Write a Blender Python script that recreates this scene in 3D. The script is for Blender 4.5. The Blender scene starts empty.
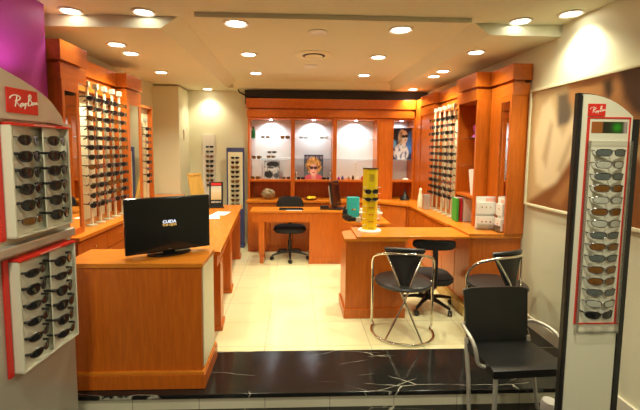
import bpy, bmesh, math, random
from mathutils import Vector, Matrix
random.seed(7)
PI = math.pi
R = math.radians
scn = bpy.context.scene
COL = scn.collection

# ------------------------------------------------------------ materials
def srgb(r, g, b):
    f = lambda c: (c/255/12.92) if c/255 <= .04045 else ((c/255+.055)/1.055)**2.4
    return (f(r), f(g), f(b), 1)

def newmat(name):
    m = bpy.data.materials.new(name); m.use_nodes = True
    nt = m.node_tree
    return m, nt, nt.nodes['Principled BSDF']

def mat(name, col, rough=.5, metal=0, bump=0, bscale=200, coat=0, spec=.5, var=0):
    m, nt, p = newmat(name)
    p.inputs['Base Color'].default_value = col
    p.inputs['Roughness'].default_value = rough
    p.inputs['Metallic'].default_value = metal
    p.inputs['Coat Weight'].default_value = coat
    p.inputs['Specular IOR Level'].default_value = spec
    tc = nt.nodes.new('ShaderNodeTexCoord')
    nz = nt.nodes.new('ShaderNodeTexNoise'); nz.inputs['Scale'].default_value = bscale
    nt.links.new(tc.outputs['Object'], nz.inputs['Vector'])
    if bump:
        b = nt.nodes.new('ShaderNodeBump'); b.inputs['Strength'].default_value = bump; b.inputs['Distance'].default_value = .002
        nt.links.new(nz.outputs['Fac'], b.inputs['Height']); nt.links.new(b.outputs[0], p.inputs['Normal'])
    if var:
        mx = nt.nodes.new('ShaderNodeMix'); mx.data_type = 'RGBA'
        mx.inputs[6].default_value = tuple(c*(1-var) for c in col[:3])+(1,)
        mx.inputs[7].default_value = tuple(min(1, c*(1+var)) for c in col[:3])+(1,)
        n2 = nt.nodes.new('ShaderNodeTexNoise'); n2.inputs['Scale'].default_value = 3
        nt.links.new(tc.outputs['Object'], n2.inputs['Vector'])
        nt.links.new(n2.outputs['Fac'], mx.inputs[0]); nt.links.new(mx.outputs[2], p.inputs['Base Color'])
    return m

def wood(name, c1, c2, stretch, rough=.34, coat=.12):
    m, nt, p = newmat(name)
    tc = nt.nodes.new('ShaderNodeTexCoord')
    mp = nt.nodes.new('ShaderNodeMapping'); mp.inputs['Scale'].default_value = stretch
    nz = nt.nodes.new('ShaderNodeTexNoise'); nz.inputs['Scale'].default_value = 6; nz.inputs['Detail'].default_value = 6
    nz.inputs['Distortion'].default_value = .6
    cr = nt.nodes.new('ShaderNodeValToRGB')
    cr.color_ramp.elements[0].position = .3; cr.color_ramp.elements[0].color = c1
    cr.color_ramp.elements[1].position = .72; cr.color_ramp.elements[1].color = c2
    nt.links.new(tc.outputs['Object'], mp.inputs[0]); nt.links.new(mp.outputs[0], nz.inputs['Vector'])
    nt.links.new(nz.outputs['Fac'], cr.inputs[0]); nt.links.new(cr.outputs[0], p.inputs['Base Color'])
    p.inputs['Roughness'].default_value = rough
    p.inputs['Coat Weight'].default_value = coat; p.inputs['Coat Roughness'].default_value = .2
    return m

def emit(name, col, s):
    m, nt, p = newmat(name)
    p.inputs['Base Color'].default_value = (0, 0, 0, 1)
    p.inputs['Emission Color'].default_value = col; p.inputs['Emission Strength'].default_value = s
    return m

def glass(name, tint=(1, 1, 1, 1), fac=.12, rough=.02):
    m = bpy.data.materials.new(name); m.use_nodes = True; nt = m.node_tree; nt.nodes.clear()
    o = nt.nodes.new('ShaderNodeOutputMaterial'); t = nt.nodes.new('ShaderNodeBsdfTransparent'); g = nt.nodes.new('ShaderNodeBsdfGlossy')
    x = nt.nodes.new('ShaderNodeMixShader'); lw = nt.nodes.new('ShaderNodeFresnel'); lw.inputs[0].default_value = 1.3
    ma = nt.nodes.new('ShaderNodeMath'); ma.operation = 'ADD'; ma.inputs[1].default_value = fac; ma.use_clamp = True
    t.inputs[0].default_value = tint; g.inputs['Roughness'].default_value = rough
    nt.links.new(lw.outputs[0], ma.inputs[0]); nt.links.new(ma.outputs[0], x.inputs[0])
    nt.links.new(t.outputs[0], x.inputs[1]); nt.links.new(g.outputs[0], x.inputs[2]); nt.links.new(x.outputs[0], o.inputs[0])
    return m

WA, WB = (.47, .100, .006, 1), (.60, .145, .010, 1)
M = {}
M['wood'] = wood('cherry_wood', WA, WB, (9, 9, .8))
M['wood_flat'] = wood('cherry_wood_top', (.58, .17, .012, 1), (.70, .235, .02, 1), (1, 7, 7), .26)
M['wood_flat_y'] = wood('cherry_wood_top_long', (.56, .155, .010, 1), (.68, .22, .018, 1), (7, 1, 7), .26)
M['wood_cornice'] = wood('cherry_wood_cornice', WA, WB, (5, 1, 8), .3)
M['wood_light'] = wood('light_oak', (.62, .38, .08, 1), (.78, .52, .14, 1), (6, 6, 1))
M['groove'] = mat('groove_dark', (.12, .03, .006, 1), .6)
M['wall'] = mat('wall_paint', (.74, .72, .52, 1), .7, bump=.05, var=.03)
M['ceiling'] = mat('ceiling_paint', (.72, .71, .53, 1), .8, var=.02)
M['purple'] = mat('purple_and_wall_glow', (.36, .028, .27, 1), .6)  # on the wall, magenta light is put into this colour
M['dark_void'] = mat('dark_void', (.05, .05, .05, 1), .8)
M['base'] = mat('baseboard_stone', (.78, .72, .56, 1), .35)
M['black'] = mat('black_plastic', (.012, .012, .012, 1), .35, bump=.05)
M['black_gloss'] = mat('black_gloss', (.008, .008, .008, 1), .12)
M['black_fabric'] = mat('black_fabric', (.014, .014, .015, 1), .8, bump=.4, bscale=600)
M['leather'] = mat('black_leather', (.022, .021, .02, 1), .33, bump=.3, bscale=300)
M['chrome'] = mat('chrome', (.82, .78, .68, 1), .13, 1)
M['grey_metal'] = mat('satin_grey_metal', (.52, .50, .43, 1), .42, .55)
M['silver'] = mat('silver_paint', (.56, .55, .46, 1), .38, .45, var=.04)
M['totem_face'] = mat('pale_grey_panel', (.74, .72, .57, 1), .35, 0)
M['cream'] = mat('cream_panel', (.80, .78, .54, 1), .45)
M['tray_cream'] = mat('tray_cream', (.74, .72, .58, 1), .4)
M['white'] = mat('white_plastic', (.82, .80, .74, 1), .4)
M['red'] = mat('red_plastic', (.66, .025, .015, 1), .35)
M['pinkish'] = mat('pale_print', (.85, .42, .34, 1), .5)
M['logo_white'] = mat('logo_white', (.85, .80, .68, 1), .5)
M['yellow'] = mat('yellow_plastic', (.80, .58, .01, 1), .3)
M['teal'] = mat('teal_card', (.02, .42, .42, 1), .45)
M['green'] = mat('green_card', (.05, .40, .05, 1), .45)
M['crimson'] = mat('crimson_card', (.50, .02, .03, 1), .45)
M['brass'] = mat('brass', (.80, .55, .22, 1), .25, 1)
M['blue'] = mat('blue_frame', (.06, .08, .22, 1), .4)
M['bottle_green'] = mat('green_glass', (.01, .12, .03, 1), .1)
M['mirror'] = mat('mirror_glass', (.85, .86, .84, 1), .01, 1)
M['glass'] = glass('clear_glass', (.99, 1, .995, 1), 0)
M['bay_back'] = mat('bay_back_panel', (.72, .71, .66, 1), .5)
M['acrylic'] = glass('acrylic', (1, 1, .98, 1), .10, .25)
M['paper'] = mat('white_paper', (.80, .80, .78, 1), .6)
M['lamp'] = emit('lamp_glow', (1, .93, .75, 1), 14)
M['led'] = emit('cool_led', (.82, .9, 1, 1), 25)
M['text_white'] = emit('screen_white', (.85, .9, 1, 1), 1.2)
M['text_orange'] = emit('screen_orange', (1, .55, .12, 1), .9)
M['screen'] = mat('screen_black', (.006, .006, .007, 1), .16)
M['shell'] = mat('shell_mix', (.30, .22, .12, 1), .35, var=.7)
M['lens_dark'] = mat('lens_dark', (.012, .012, .014, 1), .06)
M['lens_brown'] = mat('lens_brown', (.16, .065, .012, 1), .08)
M['lens_grey'] = mat('lens_grey', (.10, .12, .11, 1), .08)
M['lens_clear'] = mat('lens_smoke_clear', (.42, .43, .36, 1), .08)
M['frame_tort'] = mat('tortoise', (.09, .035, .01, 1), .2)
M['frame_metal'] = mat('gunmetal', (.16, .15, .14, 1), .25, .8)
M['frame_red'] = mat('frame_red', (.35, .02, .01, 1), .25)
M['silver_pack'] = mat('silver_pack', (.55, .55, .58, 1), .25, .7, var=.5)

# printed pictures: colours live in a colour attribute of the print itself
pm, nt, p = newmat('printed_picture')
at = nt.nodes.new('ShaderNodeVertexColor'); at.layer_name = 'Col'
nt.links.new(at.outputs[0], p.inputs['Base Color']); p.inputs['Roughness'].default_value = .35
M['print'] = pm

# tiles
def tile_mat(name, c1, c2, grout, size, ox, oy, rough, axis='xy'):
    m, nt, p = newmat(name)
    tc = nt.nodes.new('ShaderNodeTexCoord'); sp = nt.nodes.new('ShaderNodeSeparateXYZ')
    nt.links.new(tc.outputs['Object'], sp.inputs[0])
    def line(out, off):
        a = nt.nodes.new('ShaderNodeMath'); a.operation = 'SUBTRACT'; a.inputs[1].default_value = off; nt.links.new(out, a.inputs[0])
        b = nt.nodes.new('ShaderNodeMath'); b.operation = 'PINGPONG'; b.inputs[1].default_value = size/2; nt.links.new(a.outputs[0], b.inputs[0])
        c = nt.nodes.new('ShaderNodeMath'); c.operation = 'LESS_THAN'; c.inputs[1].default_value = .0022; nt.links.new(b.outputs[0], c.inputs[0])
        return c.outputs[0]
    l1 = line(sp.outputs[0], ox)
    fac = l1
    if axis == 'xy':
        l2 = line(sp.outputs[1], oy)
        mx = nt.nodes.new('ShaderNodeMath'); mx.operation = 'MAXIMUM'; nt.links.new(l1, mx.inputs[0]); nt.links.new(l2, mx.inputs[1]); fac = mx.outputs[0]
    nz = nt.nodes.new('ShaderNodeTexNoise'); nz.inputs['Scale'].default_value = 2.2; nz.inputs['Detail'].default_value = 5
    nt.links.new(tc.outputs['Object'], nz.inputs['Vector'])
    cr = nt.nodes.new('ShaderNodeValToRGB'); cr.color_ramp.elements[0].position = .35; cr.color_ramp.elements[0].color = c1
    cr.color_ramp.elements[1].position = .7; cr.color_ramp.elements[1].color = c2
    nt.links.new(nz.outputs['Fac'], cr.inputs[0])
    mc = nt.nodes.new('ShaderNodeMix'); mc.data_type = 'RGBA'; mc.inputs[7].default_value = grout
    nt.links.new(fac, mc.inputs[0]); nt.links.new(cr.outputs[0], mc.inputs[6]); nt.links.new(mc.outputs[2], p.inputs['Base Color'])
    p.inputs['Roughness'].default_value = rough
    return m
M['tile'] = tile_mat('cream_tile', (.80, .72, .41, 1), (.88, .82, .52, 1), (.46, .38, .22, 1), .43, -.235, .36, .22)
M['riser'] = tile_mat('riser_tile', (.66, .62, .46, 1), (.74, .70, .54, 1), (.28, .25, .18, 1), .43, -.62, 0, .4, 'x')

m, nt, p = newmat('black_granite')
L = nt.links.new
tc = nt.nodes.new('ShaderNodeTexCoord')
def vein(rot, scl, width, seed, m0, m1):
    mp = nt.nodes.new('ShaderNodeMapping'); mp.inputs['Rotation'].default_value = (0, 0, rot); mp.inputs['Scale'].default_value = scl; mp.inputs['Location'].default_value = (seed, seed*.7, 0)
    dn = nt.nodes.new('ShaderNodeTexNoise'); dn.inputs['Scale'].default_value = 5; dn.inputs['Detail'].default_value = 4
    av = nt.nodes.new('ShaderNodeVectorMath'); av.operation = 'SCALE'; av.inputs['Scale'].default_value = .16
    ad = nt.nodes.new('ShaderNodeVectorMath'); ad.operation = 'ADD'
    vo = nt.nodes.new('ShaderNodeTexVoronoi'); vo.feature = 'DISTANCE_TO_EDGE'; vo.inputs['Scale'].default_value = 1
    L(tc.outputs['Object'], mp.inputs[0]); L(tc.outputs['Object'], dn.inputs['Vector']); L(dn.outputs['Color'], av.inputs[0])
    L(mp.outputs[0], ad.inputs[0]); L(av.outputs[0], ad.inputs[1]); L(ad.outputs[0], vo.inputs['Vector'])
    r1 = nt.nodes.new('ShaderNodeMapRange'); r1.inputs[1].default_value = width; r1.inputs[2].default_value = 0; L(vo.outputs[0], r1.inputs[0])
    n2 = nt.nodes.new('ShaderNodeTexNoise'); n2.inputs['Scale'].default_value = 2.6; n2.noise_dimensions = '4D'; n2.inputs['W'].default_value = seed
    L(tc.outputs['Object'], n2.inputs['Vector'])
    r2 = nt.nodes.new('ShaderNodeMapRange'); r2.inputs[1].default_value = m0; r2.inputs[2].default_value = m1; L(n2.outputs['Fac'], r2.inputs[0])
    mu = nt.nodes.new('ShaderNodeMath'); mu.operation = 'MULTIPLY'; L(r1.outputs[0], mu.inputs[0]); L(r2.outputs[0], mu.inputs[1])
    return mu.outputs[0]
v1 = vein(-.45, (.9, 3.4, 1), .008, 1.3, .50, .58); v2 = vein(.9, (1.6, 4.6, 1), .007, 4.1, .53, .60)
mx = nt.nodes.new('ShaderNodeMath'); mx.operation = 'MAXIMUM'; L(v1, mx.inputs[0]); L(v2, mx.inputs[1])
mc = nt.nodes.new('ShaderNodeMix'); mc.data_type = 'RGBA'; mc.inputs[6].default_value = (.014, .014, .013, 1); mc.inputs[7].default_value = (.50, .47, .38, 1)
L(mx.outputs[0], mc.inputs[0]); L(mc.outputs[2], p.inputs['Base Color'])
p.inputs['Roughness'].default_value = .13
M['granite'] = m

# ------------------------------------------------------------ mesh builder
class MB:
    def __init__(s): s.bm = bmesh.new()
    def box(s, x0, x1, y0, y1, z0, z1, bev=0, mtx=None):
        g = bmesh.ops.create_cube(s.bm, size=1); vs = g['verts']
        for v in vs: v.co = Vector(((x0+x1)/2+v.co.x*(x1-x0), (y0+y1)/2+v.co.y*(y1-y0), (z0+z1)/2+v.co.z*(z1-z0)))
        if mtx: bmesh.ops.transform(s.bm, matrix=mtx, verts=vs)
        if bev:
            es = list({e for v in vs for e in v.link_edges})
            bmesh.ops.bevel(s.bm, geom=es, offset=bev, segments=2, affect='EDGES', profile=.6)
        return s
    def prism(s, pts, lo, hi, ax='z', bev=0):
        def mk(a, b, c):
            return {'z': (a, b, c), 'y': (a, c, b), 'x': (c, a, b)}[ax]
        A = [s.bm.verts.new(mk(a, b, lo)) for a, b in pts]; B = [s.bm.verts.new(mk(a, b, hi)) for a, b in pts]
        n = len(pts)
        fs = [s.bm.faces.new(A[::-1]), s.bm.faces.new(B)]
        for i in range(n): fs.append(s.bm.faces.new((A[i], A[(i+1) % n], B[(i+1) % n], B[i])))
        bmesh.ops.recalc_face_normals(s.bm, faces=fs)
        if bev:
            es = [e for e in {e for v in A+B for e in v.link_edges} if not (e.verts[0] in A) ^ (e.verts[1] in A)]
            bmesh.ops.bevel(s.bm, geom=es, offset=bev, segments=2, affect='EDGES')
        return s
    def tube(s, pts, r, seg=8, closed=False):
        pts = [Vector(q) for q in pts]; n = len(pts); rings = []
        rr = r if isinstance(r, (list, tuple)) else [r]*n
        prev = None
        for i in range(n):
            if closed: t = pts[(i+1) % n]-pts[i-1]
            else: t = pts[min(i+1, n-1)]-pts[max(i-1, 0)]
            t.normalize()
            if prev is None:
                a = Vector((0, 0, 1)) if abs(t.z) < .9 else Vector((1, 0, 0)); prev = t.cross(a).normalized()
            nrm = (prev-t*prev.dot(t)).normalized(); prev = nrm; bn = t.cross(nrm)
            rings.append([s.bm.verts.new(pts[i]+(nrm*math.cos(2*PI*k/seg)+bn*math.sin(2*PI*k/seg))*rr[i]) for k in range(seg)])
        for i in range(n if closed else n-1):
            a, b = rings[i], rings[(i+1) % n]
            for k in range(seg): s.bm.faces.new((a[k], a[(k+1) % seg], b[(k+1) % seg], b[k]))
        if not closed: s.bm.faces.new(rings[0][::-1]); s.bm.faces.new(rings[-1])
        return s
    def lathe(s, prof, cx=0, cy=0, seg=24):
        rings = []
        for r, z in prof:
            if r < 1e-5: rings.append([s.bm.verts.new((cx, cy, z))])
            else: rings.append([s.bm.verts.new((cx+r*math.cos(2*PI*k/seg), cy+r*math.sin(2*PI*k/seg), z)) for k in range(seg)])
        for a, b in zip(rings, rings[1:]):
            for k in range(seg):
                k2 = (k+1) % seg
                if len(a) == 1 and len(b) > 1: s.bm.faces.new((a[0], b[k2], b[k]))
                elif len(b) == 1 and len(a) > 1: s.bm.faces.new((a[k], a[k2], b[0]))
                elif len(a) > 1: s.bm.faces.new((a[k], a[k2], b[k2], b[k]))
        if len(rings[0]) > 1: s.bm.faces.new(rings[0][::-1])
        if len(rings[-1]) > 1: s.bm.faces.new(rings[-1])
        return s
    def xf(s, m): bmesh.ops.transform(s.bm, matrix=m, verts=s.bm.verts); return s
    def mesh(s, name, m, smooth=False):
        bmesh.ops.recalc_face_normals(s.bm, faces=s.bm.faces)
        me = bpy.data.meshes.new(name); s.bm.to_mesh(me); s.bm.free()
        me.materials.append(M[m])
        if smooth:
            for p_ in me.polygons: p_.use_smooth = True
            me.set_sharp_from_angle(angle=R(40))
        return me
    def build(s, name, m, parent=None, smooth=False):
        o = bpy.data.objects.new(name, s.mesh(name, m, smooth)); COL.objects.link(o)
        if parent: o.parent = parent
        return o

def tag(o, label=None, cat=None, group=None, kind=None):
    if label: o['label'] = label
    if cat: o['category'] = cat
    if group: o['group'] = group
    if kind: o['kind'] = kind
    return o
def thing(name, label, cat, loc=(0, 0, 0), rz=0, group=None):
    o = bpy.data.objects.new(name, None); COL.objects.link(o); o.empty_display_size = .1
    o.location = loc; o.rotation_euler.z = rz
    return tag(o, label, cat, group)
def struct(name, mb, m): return tag(mb.build(name, m), kind='structure')
def copy_tree(o, parent=None):
    c = o.copy(); COL.objects.link(c)
    if parent: c.parent = parent
    for ch in o.children: copy_tree(ch, c)
    return c
def grid_print(name, w, h, nu, nv, fn, parent=None, thick=.003):
    """flat printed sheet, front facing local -Y, origin at bottom centre"""
    bm = bmesh.new(); lay = bm.verts.layers.float_color.new('Col')
    V = [[None]*(nu+1) for _ in range(nv+1)]
    for j in range(nv+1):
        for i in range(nu+1):
            v = bm.verts.new(((i/nu-.5)*w, 0, j/nv*h)); v[lay] = tuple(max(0, c) for c in fn(i/nu, j/nv)[:3])+(1,); V[j][i] = v
    for j in range(nv):
        for i in range(nu): bm.faces.new((V[j][i], V[j][i+1], V[j+1][i+1], V[j+1][i]))
    # back and edges
    B = [bm.verts.new((sx*w/2, thick, z)) for sx, z in ((-1, 0), (1, 0), (1, h), (-1, h))]
    for b in B: b[lay] = (.5, .5, .5, 1)
    bm.faces.new(B[::-1])
    me = bpy.data.meshes.new(name); bm.to_mesh(me); bm.free(); me.materials.append(M['print'])
    o = bpy.data.objects.new(name, me); COL.objects.link(o)
    if parent: o.parent = parent
    return o
def text_mesh(name, txt, size, m, parent, loc, rot, bold=.0):
    cu = bpy.data.curves.new(name, 'FONT'); cu.body = txt; cu.size = size; cu.extrude = .0006; cu.offset = bold; cu.align_x = 'CENTER'; cu.align_y = 'CENTER'
    t = bpy.data.objects.new(name, cu); COL.objects.link(t)
    dg = bpy.context.evaluated_depsgraph_get(); me = bpy.data.meshes.new_from_object(t.evaluated_get(dg))
    bpy.data.objects.remove(t); me.materials.clear(); me.materials.append(M[m])
    o = bpy.data.objects.new(name, me); COL.objects.link(o); o.parent = parent; o.location = loc; o.rotation_euler = rot
    return o
ORD = ['first', 'second', 'third', 'fourth', 'fifth', 'sixth', 'seventh', 'eighth', 'ninth', 'tenth', 'eleventh', 'twelfth', 'thirteenth', 'fourteenth', 'fifteenth']
def ordn(i, n):
    return 'topmost' if i == 0 else 'lowest' if i == n-1 else ORD[i]+' from the top'

# ------------------------------------------------------------ key dimensions
WR, WL, YB = 2.15, -2.10, 6.25      # right wall, left wall, back wall
ZL = -.115                          # lower floor
YS, YG = 2.37, 2.87                 # step edge, end of granite band
ZS, ZT = 2.52, 2.62                 # soffit and tray heights
YT = 3.06

# floor
struct('floor', MB().box(WL, WR, YG, YB, -.11, 0), 'tile')
struct('trim_8', MB().box(1.74, WR-.021, YG+.001, 3.43, .0002, .003), 'granite')
f2 = struct('trim_1', MB().box(WL, WR, YS-.02, YG, -.03, 0, .004), 'granite')
struct('trim_2', MB().box(WL, WR, YS, YG, ZL, -.03), 'riser')
struct('floor', MB().box(-3.2, WR, -2.2, YS, ZL-.05, ZL), 'granite')
# walls
struct('wall_right', MB().box(WR, WR+.1, -2.2, YB+.1, ZL-.05, 2.8), 'wall')
struct('wall_back', MB().box(WL-.1, WR, YB, YB+.1, 0, 2.8), 'wall')
struct('wall_left', MB().box(WL-.1, WL, 2.90, YB, 0, 2.8), 'wall')
struct('wall_left_pillar', MB().box(WL, -1.725, 5.72, YB, 0, 2.5), 'wall').name = 'wall_left'
struct('wall_left', MB().box(-2.2, -1.80, -.2, 2.86, ZL-.05, 2.61), 'purple')  # magenta lighting painted in as the wall colour
struct('wall_front', MB().box(-3.2, WR, -2.3, -2.2, ZL-.05, 2.8), 'wall')
# ceiling: front zone, side soffits, tray with sloping edge, back strip
struct('ceiling', MB().box(-3.2, WR, -2.2, YT-.002, 2.61, 2.8), 'ceiling')
struct('ceiling', MB().box(WL, -1.05, YT, YB, ZS, 2.8), 'ceiling')
struct('ceiling', MB().box(1.56, WR, YT, YB, ZS, 2.8), 'ceiling')
struct('ceiling', MB().box(-1.05, 1.56, 5.95, YB, ZS, 2.8), 'ceiling')
struct('ceiling', MB().box(-1.05, 1.56, YT, 5.95, ZT, 2.8), 'ceiling')
struct('trim_3', MB().box(-.76, 1.36, 2.95, 3.0, 2.575, 2.609), 'ceiling')
struct('trim_4', MB().prism([(-1.05, 2.52), (-.90, ZT), (-1.05, ZT)], YT, 5.95, 'y'), 'ceiling')
struct('trim_5', MB().prism([(1.56, 2.52), (1.42, ZT), (1.56, ZT)], YT, 5.95, 'y'), 'ceiling')
struct('trim_6', MB().prism([(5.95, 2.52), (5.95, ZT), (5.83, ZT)], -.95, 1.48, 'x'), 'ceiling')
# dark panel above the back cabinets, the gap's shade put into its colour
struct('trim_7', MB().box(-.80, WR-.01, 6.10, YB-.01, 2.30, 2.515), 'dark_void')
cb = MB().tube([(-.90, 6.07, 2.515), (-.88, 6.07, 2.47), (-.80, 6.06, 2.43), (-.66, 6.05, 2.40), (-.4, 6.05, 2.385), (.1, 6.05, 2.375)], .012, 8).build('cable', 'black', None, True)
tag(cb, 'black cable dropping from the ceiling onto the back wall cabinets', 'cable')
# baseboards
struct('baseboard_right', MB().box(WR-.02, WR-.001, YS+.0, 3.40, 0.001, .10, .004), 'base')
struct('baseboard_right', MB().box(WR-.02, WR-.001, -.5, YS-.03, ZL+.001, -.01, .004), 'base')
struct('baseboard_back', MB().box(-1.72, -.74, YB-.02, YB-.001, 0.001, .10, .004), 'base')

# ------------------------------------------------------------ ceiling lamps
lamps = [(-1.68, 2.98, 2.61), (-1.14, 2.97, 2.61), (-.49, 3.22, ZT), (-.51, 4.24, ZT), (-.54, 5.28, ZT), (-1.61, 3.55, ZS), (-1.62, 3.87, ZS), (-1.65, 4.8, ZS),
         (-1.38, 6.08, ZS), (.9, 3.29, ZT), (.92, 4.26, ZT), (.95, 5.3, ZT), (1.76, 2.98, 2.61), (2.03, 2.80, 2.61), (1.70, 3.58, ZS), (1.73, 4.46, ZS), (1.74, 4.77, ZS), (1.80, 5.81, ZS)]
LNAME = ['left of the two round downlights at the front left ceiling edge', 'right of the two round downlights at the front left ceiling edge',
         'largest round downlight in the left half of the ceiling tray', 'middle downlight in the left half of the ceiling tray', 'farthest downlight in the left half of the ceiling tray',
         'nearest downlight over the left wall display', 'second downlight over the left wall display', 'farthest downlight over the left wall display',
         'small downlight beside the white back left wall corner', 'largest round downlight in the right half of the ceiling tray', 'middle downlight in the right half of the ceiling tray', 'farthest downlight in the right half of the ceiling tray',
         'left of the two downlights at the front right ceiling edge', 'downlight nearest the mural wall at the right', 'nearest downlight on the right soffit above the cherry cornice',
         'second downlight on the right soffit', 'third downlight on the right soffit', 'farthest downlight on the right soffit']
def make_lamp(r=.075):
    t = thing('ceiling_downlight', '', 'ceiling light')
    prof = [(r, -.001), (r+.012, -.001), (r+.012, -.008), (r, -.012), (r-.012, -.006), (r-.012, -.001)]
    MB().lathe(prof, seg=28).build('trim_ring', 'white', t, True)
    b = MB()
    b.lathe([(r-.014, -.003), (0, -.003)], seg=24)
    b.build('diffuser', 'lamp', t)
    for k in range(3):
        MB().lathe([(.012, -.004), (.018, -.010), (.012, -.016), (0, -.018)], (k-1)*.036, 0, 12).build('bulb', 'lamp', t, True)
    return t
proto = make_lamp()
for i, (x, y, z) in enumerate(lamps):
    o = proto if i == 0 else copy_tree(proto)
    o.scale = (1.25, 1.25, 1) if i in (2, 9) else (1.12, 1.12, 1) if i in (3, 4, 10, 11) else (1, 1, 1)
    o.location = (x, y, z); tag(o, LNAME[i], 'ceiling light', 'round downlights in the ceiling')
POW = {0: 24, 1: 24, 8: 26, 13: 42, 12: 30, 14: 30}
for i, (x, y, z) in enumerate(lamps):
    ld = bpy.data.lights.new('downlight_beam', 'SPOT'); ld.energy = POW.get(i, 46)*1.35; ld.color = (1, .96, .70)
    ld.spot_size = R(84 if i in (0, 1, 12) else 125); ld.spot_blend = .9; ld.shadow_soft_size = .05
    lo = bpy.data.objects.new('downlight_beam', ld); COL.objects.link(lo); lo.location = (x, y, z-.03)

def vent():
    t = thing('ceiling_vent', 'oval looking round air vent with dark slot in the ceiling tray', 'vent', (.2, 4.23, ZT))
    MB().lathe([(.20, -.001), (.21, -.006), (.17, -.014), (.13, -.010)], seg=36).build('collar', 'cream', t, True)
    MB().lathe([(.13, -.009), (.12, -.011), (0, -.011)], seg=30).build('slot', 'dark_void', t, True)
    MB().lathe([(.07, -.012), (.10, -.018), (.09, -.024), (0, -.026)], seg=30).build('centre_cone', 'cream', t, True)
vent()
for (x, y), l in zip([(.19, 3.41), (.19, 4.78)], ['small unlit round ceiling disc in front of the air vent', 'small unlit round ceiling disc behind the air vent']):
    o = MB().lathe([(.085, 0), (.09, -.006), (.06, -.012), (.055, -.008), (0, -.008)], seg=28).build('ceiling_disc', 'white', None, True)
    o.location = (x, y, ZT-.001); tag(o, l, 'ceiling fitting', 'unlit ceiling discs')

# ------------------------------------------------------------ sunglasses
def lens_pts(cx, w, h, n=18, pw=2.6, drop=0):
    P_ = []
    for k in range(n):
        a = 2*PI*k/n; c, s_ = math.cos(a), math.sin(a)
        x = w/2*math.copysign(abs(c)**(2/pw), c); z = h/2*math.copysign(abs(s_)**(2/pw), s_)
        if z < 0: x *= 1-drop*(-z/(h/2))
        P_.append((cx+x, z))
    return P_
def wrap_y(x): return 5.0*x*x*.9       # the front is gently wrapped
def make_glasses(fm, lm, lw=.054, lh=.036, rim=.0026, seg=6, n=18, pw=2.6, drop=.15, temple_back=.115, thick=1.):
    t = thing('sunglasses', '', 'sunglasses')
    c = .034
    f = MB()
    for s in (-1, 1):
        pts = [(x, wrap_y(x), z) for x, z in lens_pts(s*c, lw, lh, n, pw, drop)]
        f.tube(pts, rim, seg, True)
    f.tube([(-c+lw/2, wrap_y(.008), .006), (0, -.001, .009), (c-lw/2, wrap_y(.008), .006)], rim*1.1, seg)
    for s in (-1, 1):
        f.tube([(s*(c+lw/2-.002), wrap_y(.06), lh*.28), (s*.068, wrap_y(.068), lh*.30), (s*.069, .03, lh*.30)], rim*1.25*thick, seg)
    f.build('frame', fm, t, True)
    for s in (-1, 1):
        bm = MB(); P_ = lens_pts(s*c, lw, lh, n, pw, drop)
        for off in (-.0006, .0006):
            ctr = bm.bm.verts.new((s*c, wrap_y(c)-.002+off, 0)); vs = [bm.bm.verts.new((x, wrap_y(x)+off, z)) for x, z in P_]
            for k in range(n): bm.bm.faces.new((ctr, vs[k], vs[(k+1) % n]))
        bm.build('lens', lm, t, True)
        MB().tube([(s*.069, .028, lh*.30), (s*.068, .07, lh*.32), (s*.066, .10, lh*.25), (s*.063, temple_back+.02, -lh*.35)], [rim*1.2*thick, rim*1.1*thick, rim*1.2*thick, rim], seg).build('temple', fm, t, True)
    return t
KINDS = {
 'black': ('black', 'lens_dark', 'black sunglasses with dark lenses', dict(lh=.042, rim=.0034, thick=1.5)),
 'wrap': ('black', 'lens_dark', 'narrow black wraparound sunglasses', dict(lw=.058, lh=.031, rim=.003, pw=2.2, thick=1.4)),
 'metal': ('frame_metal', 'lens_dark', 'thin metal sunglasses with dark lenses', dict(lh=.042, rim=.0018, drop=.3)),
 'tort': ('frame_tort', 'lens_brown', 'brown framed sunglasses with brown lenses', dict(lh=.040, rim=.0032, thick=1.3)),
 'grey': ('frame_metal', 'lens_grey', 'grey rectangular sunglasses', dict(lh=.029, lw=.056, rim=.002, pw=3.4, drop=.1)),
 'amber': ('frame_metal', 'lens_brown', 'amber lensed rectangular sunglasses', dict(lh=.030, lw=.056, rim=.002, pw=3.2, drop=.1)),
 'clear': ('frame_metal', 'lens_clear', 'pale smoke lensed rectangular sunglasses', dict(lh=.030, lw=.056, rim=.0018, pw=3.0, drop=.1)),
 'dark': ('black', 'lens_dark', 'dark lensed rectangular sunglasses', dict(lh=.031, lw=.057, rim=.0026, pw=2.8, drop=.15)),
 'optical': ('frame_red', 'lens_grey', 'reddish framed glasses', dict(lh=.034, rim=.0026)),
}
protos = {}; used = {}
def glasses(kind, loc, rz, label, group, scale=1.0, tilt=0):
    if kind not in protos:
        fm, lm, d, kw = KINDS[kind]; o = protos[kind] = make_glasses(fm, lm, **kw)
    else: o = copy_tree(protos[kind])
    o.location = loc; o.rotation_euler = (tilt, 0, rz); o.scale = (scale,)*3
    tag(o, label, 'sunglasses', group); o['group'] = group
    return o

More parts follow.
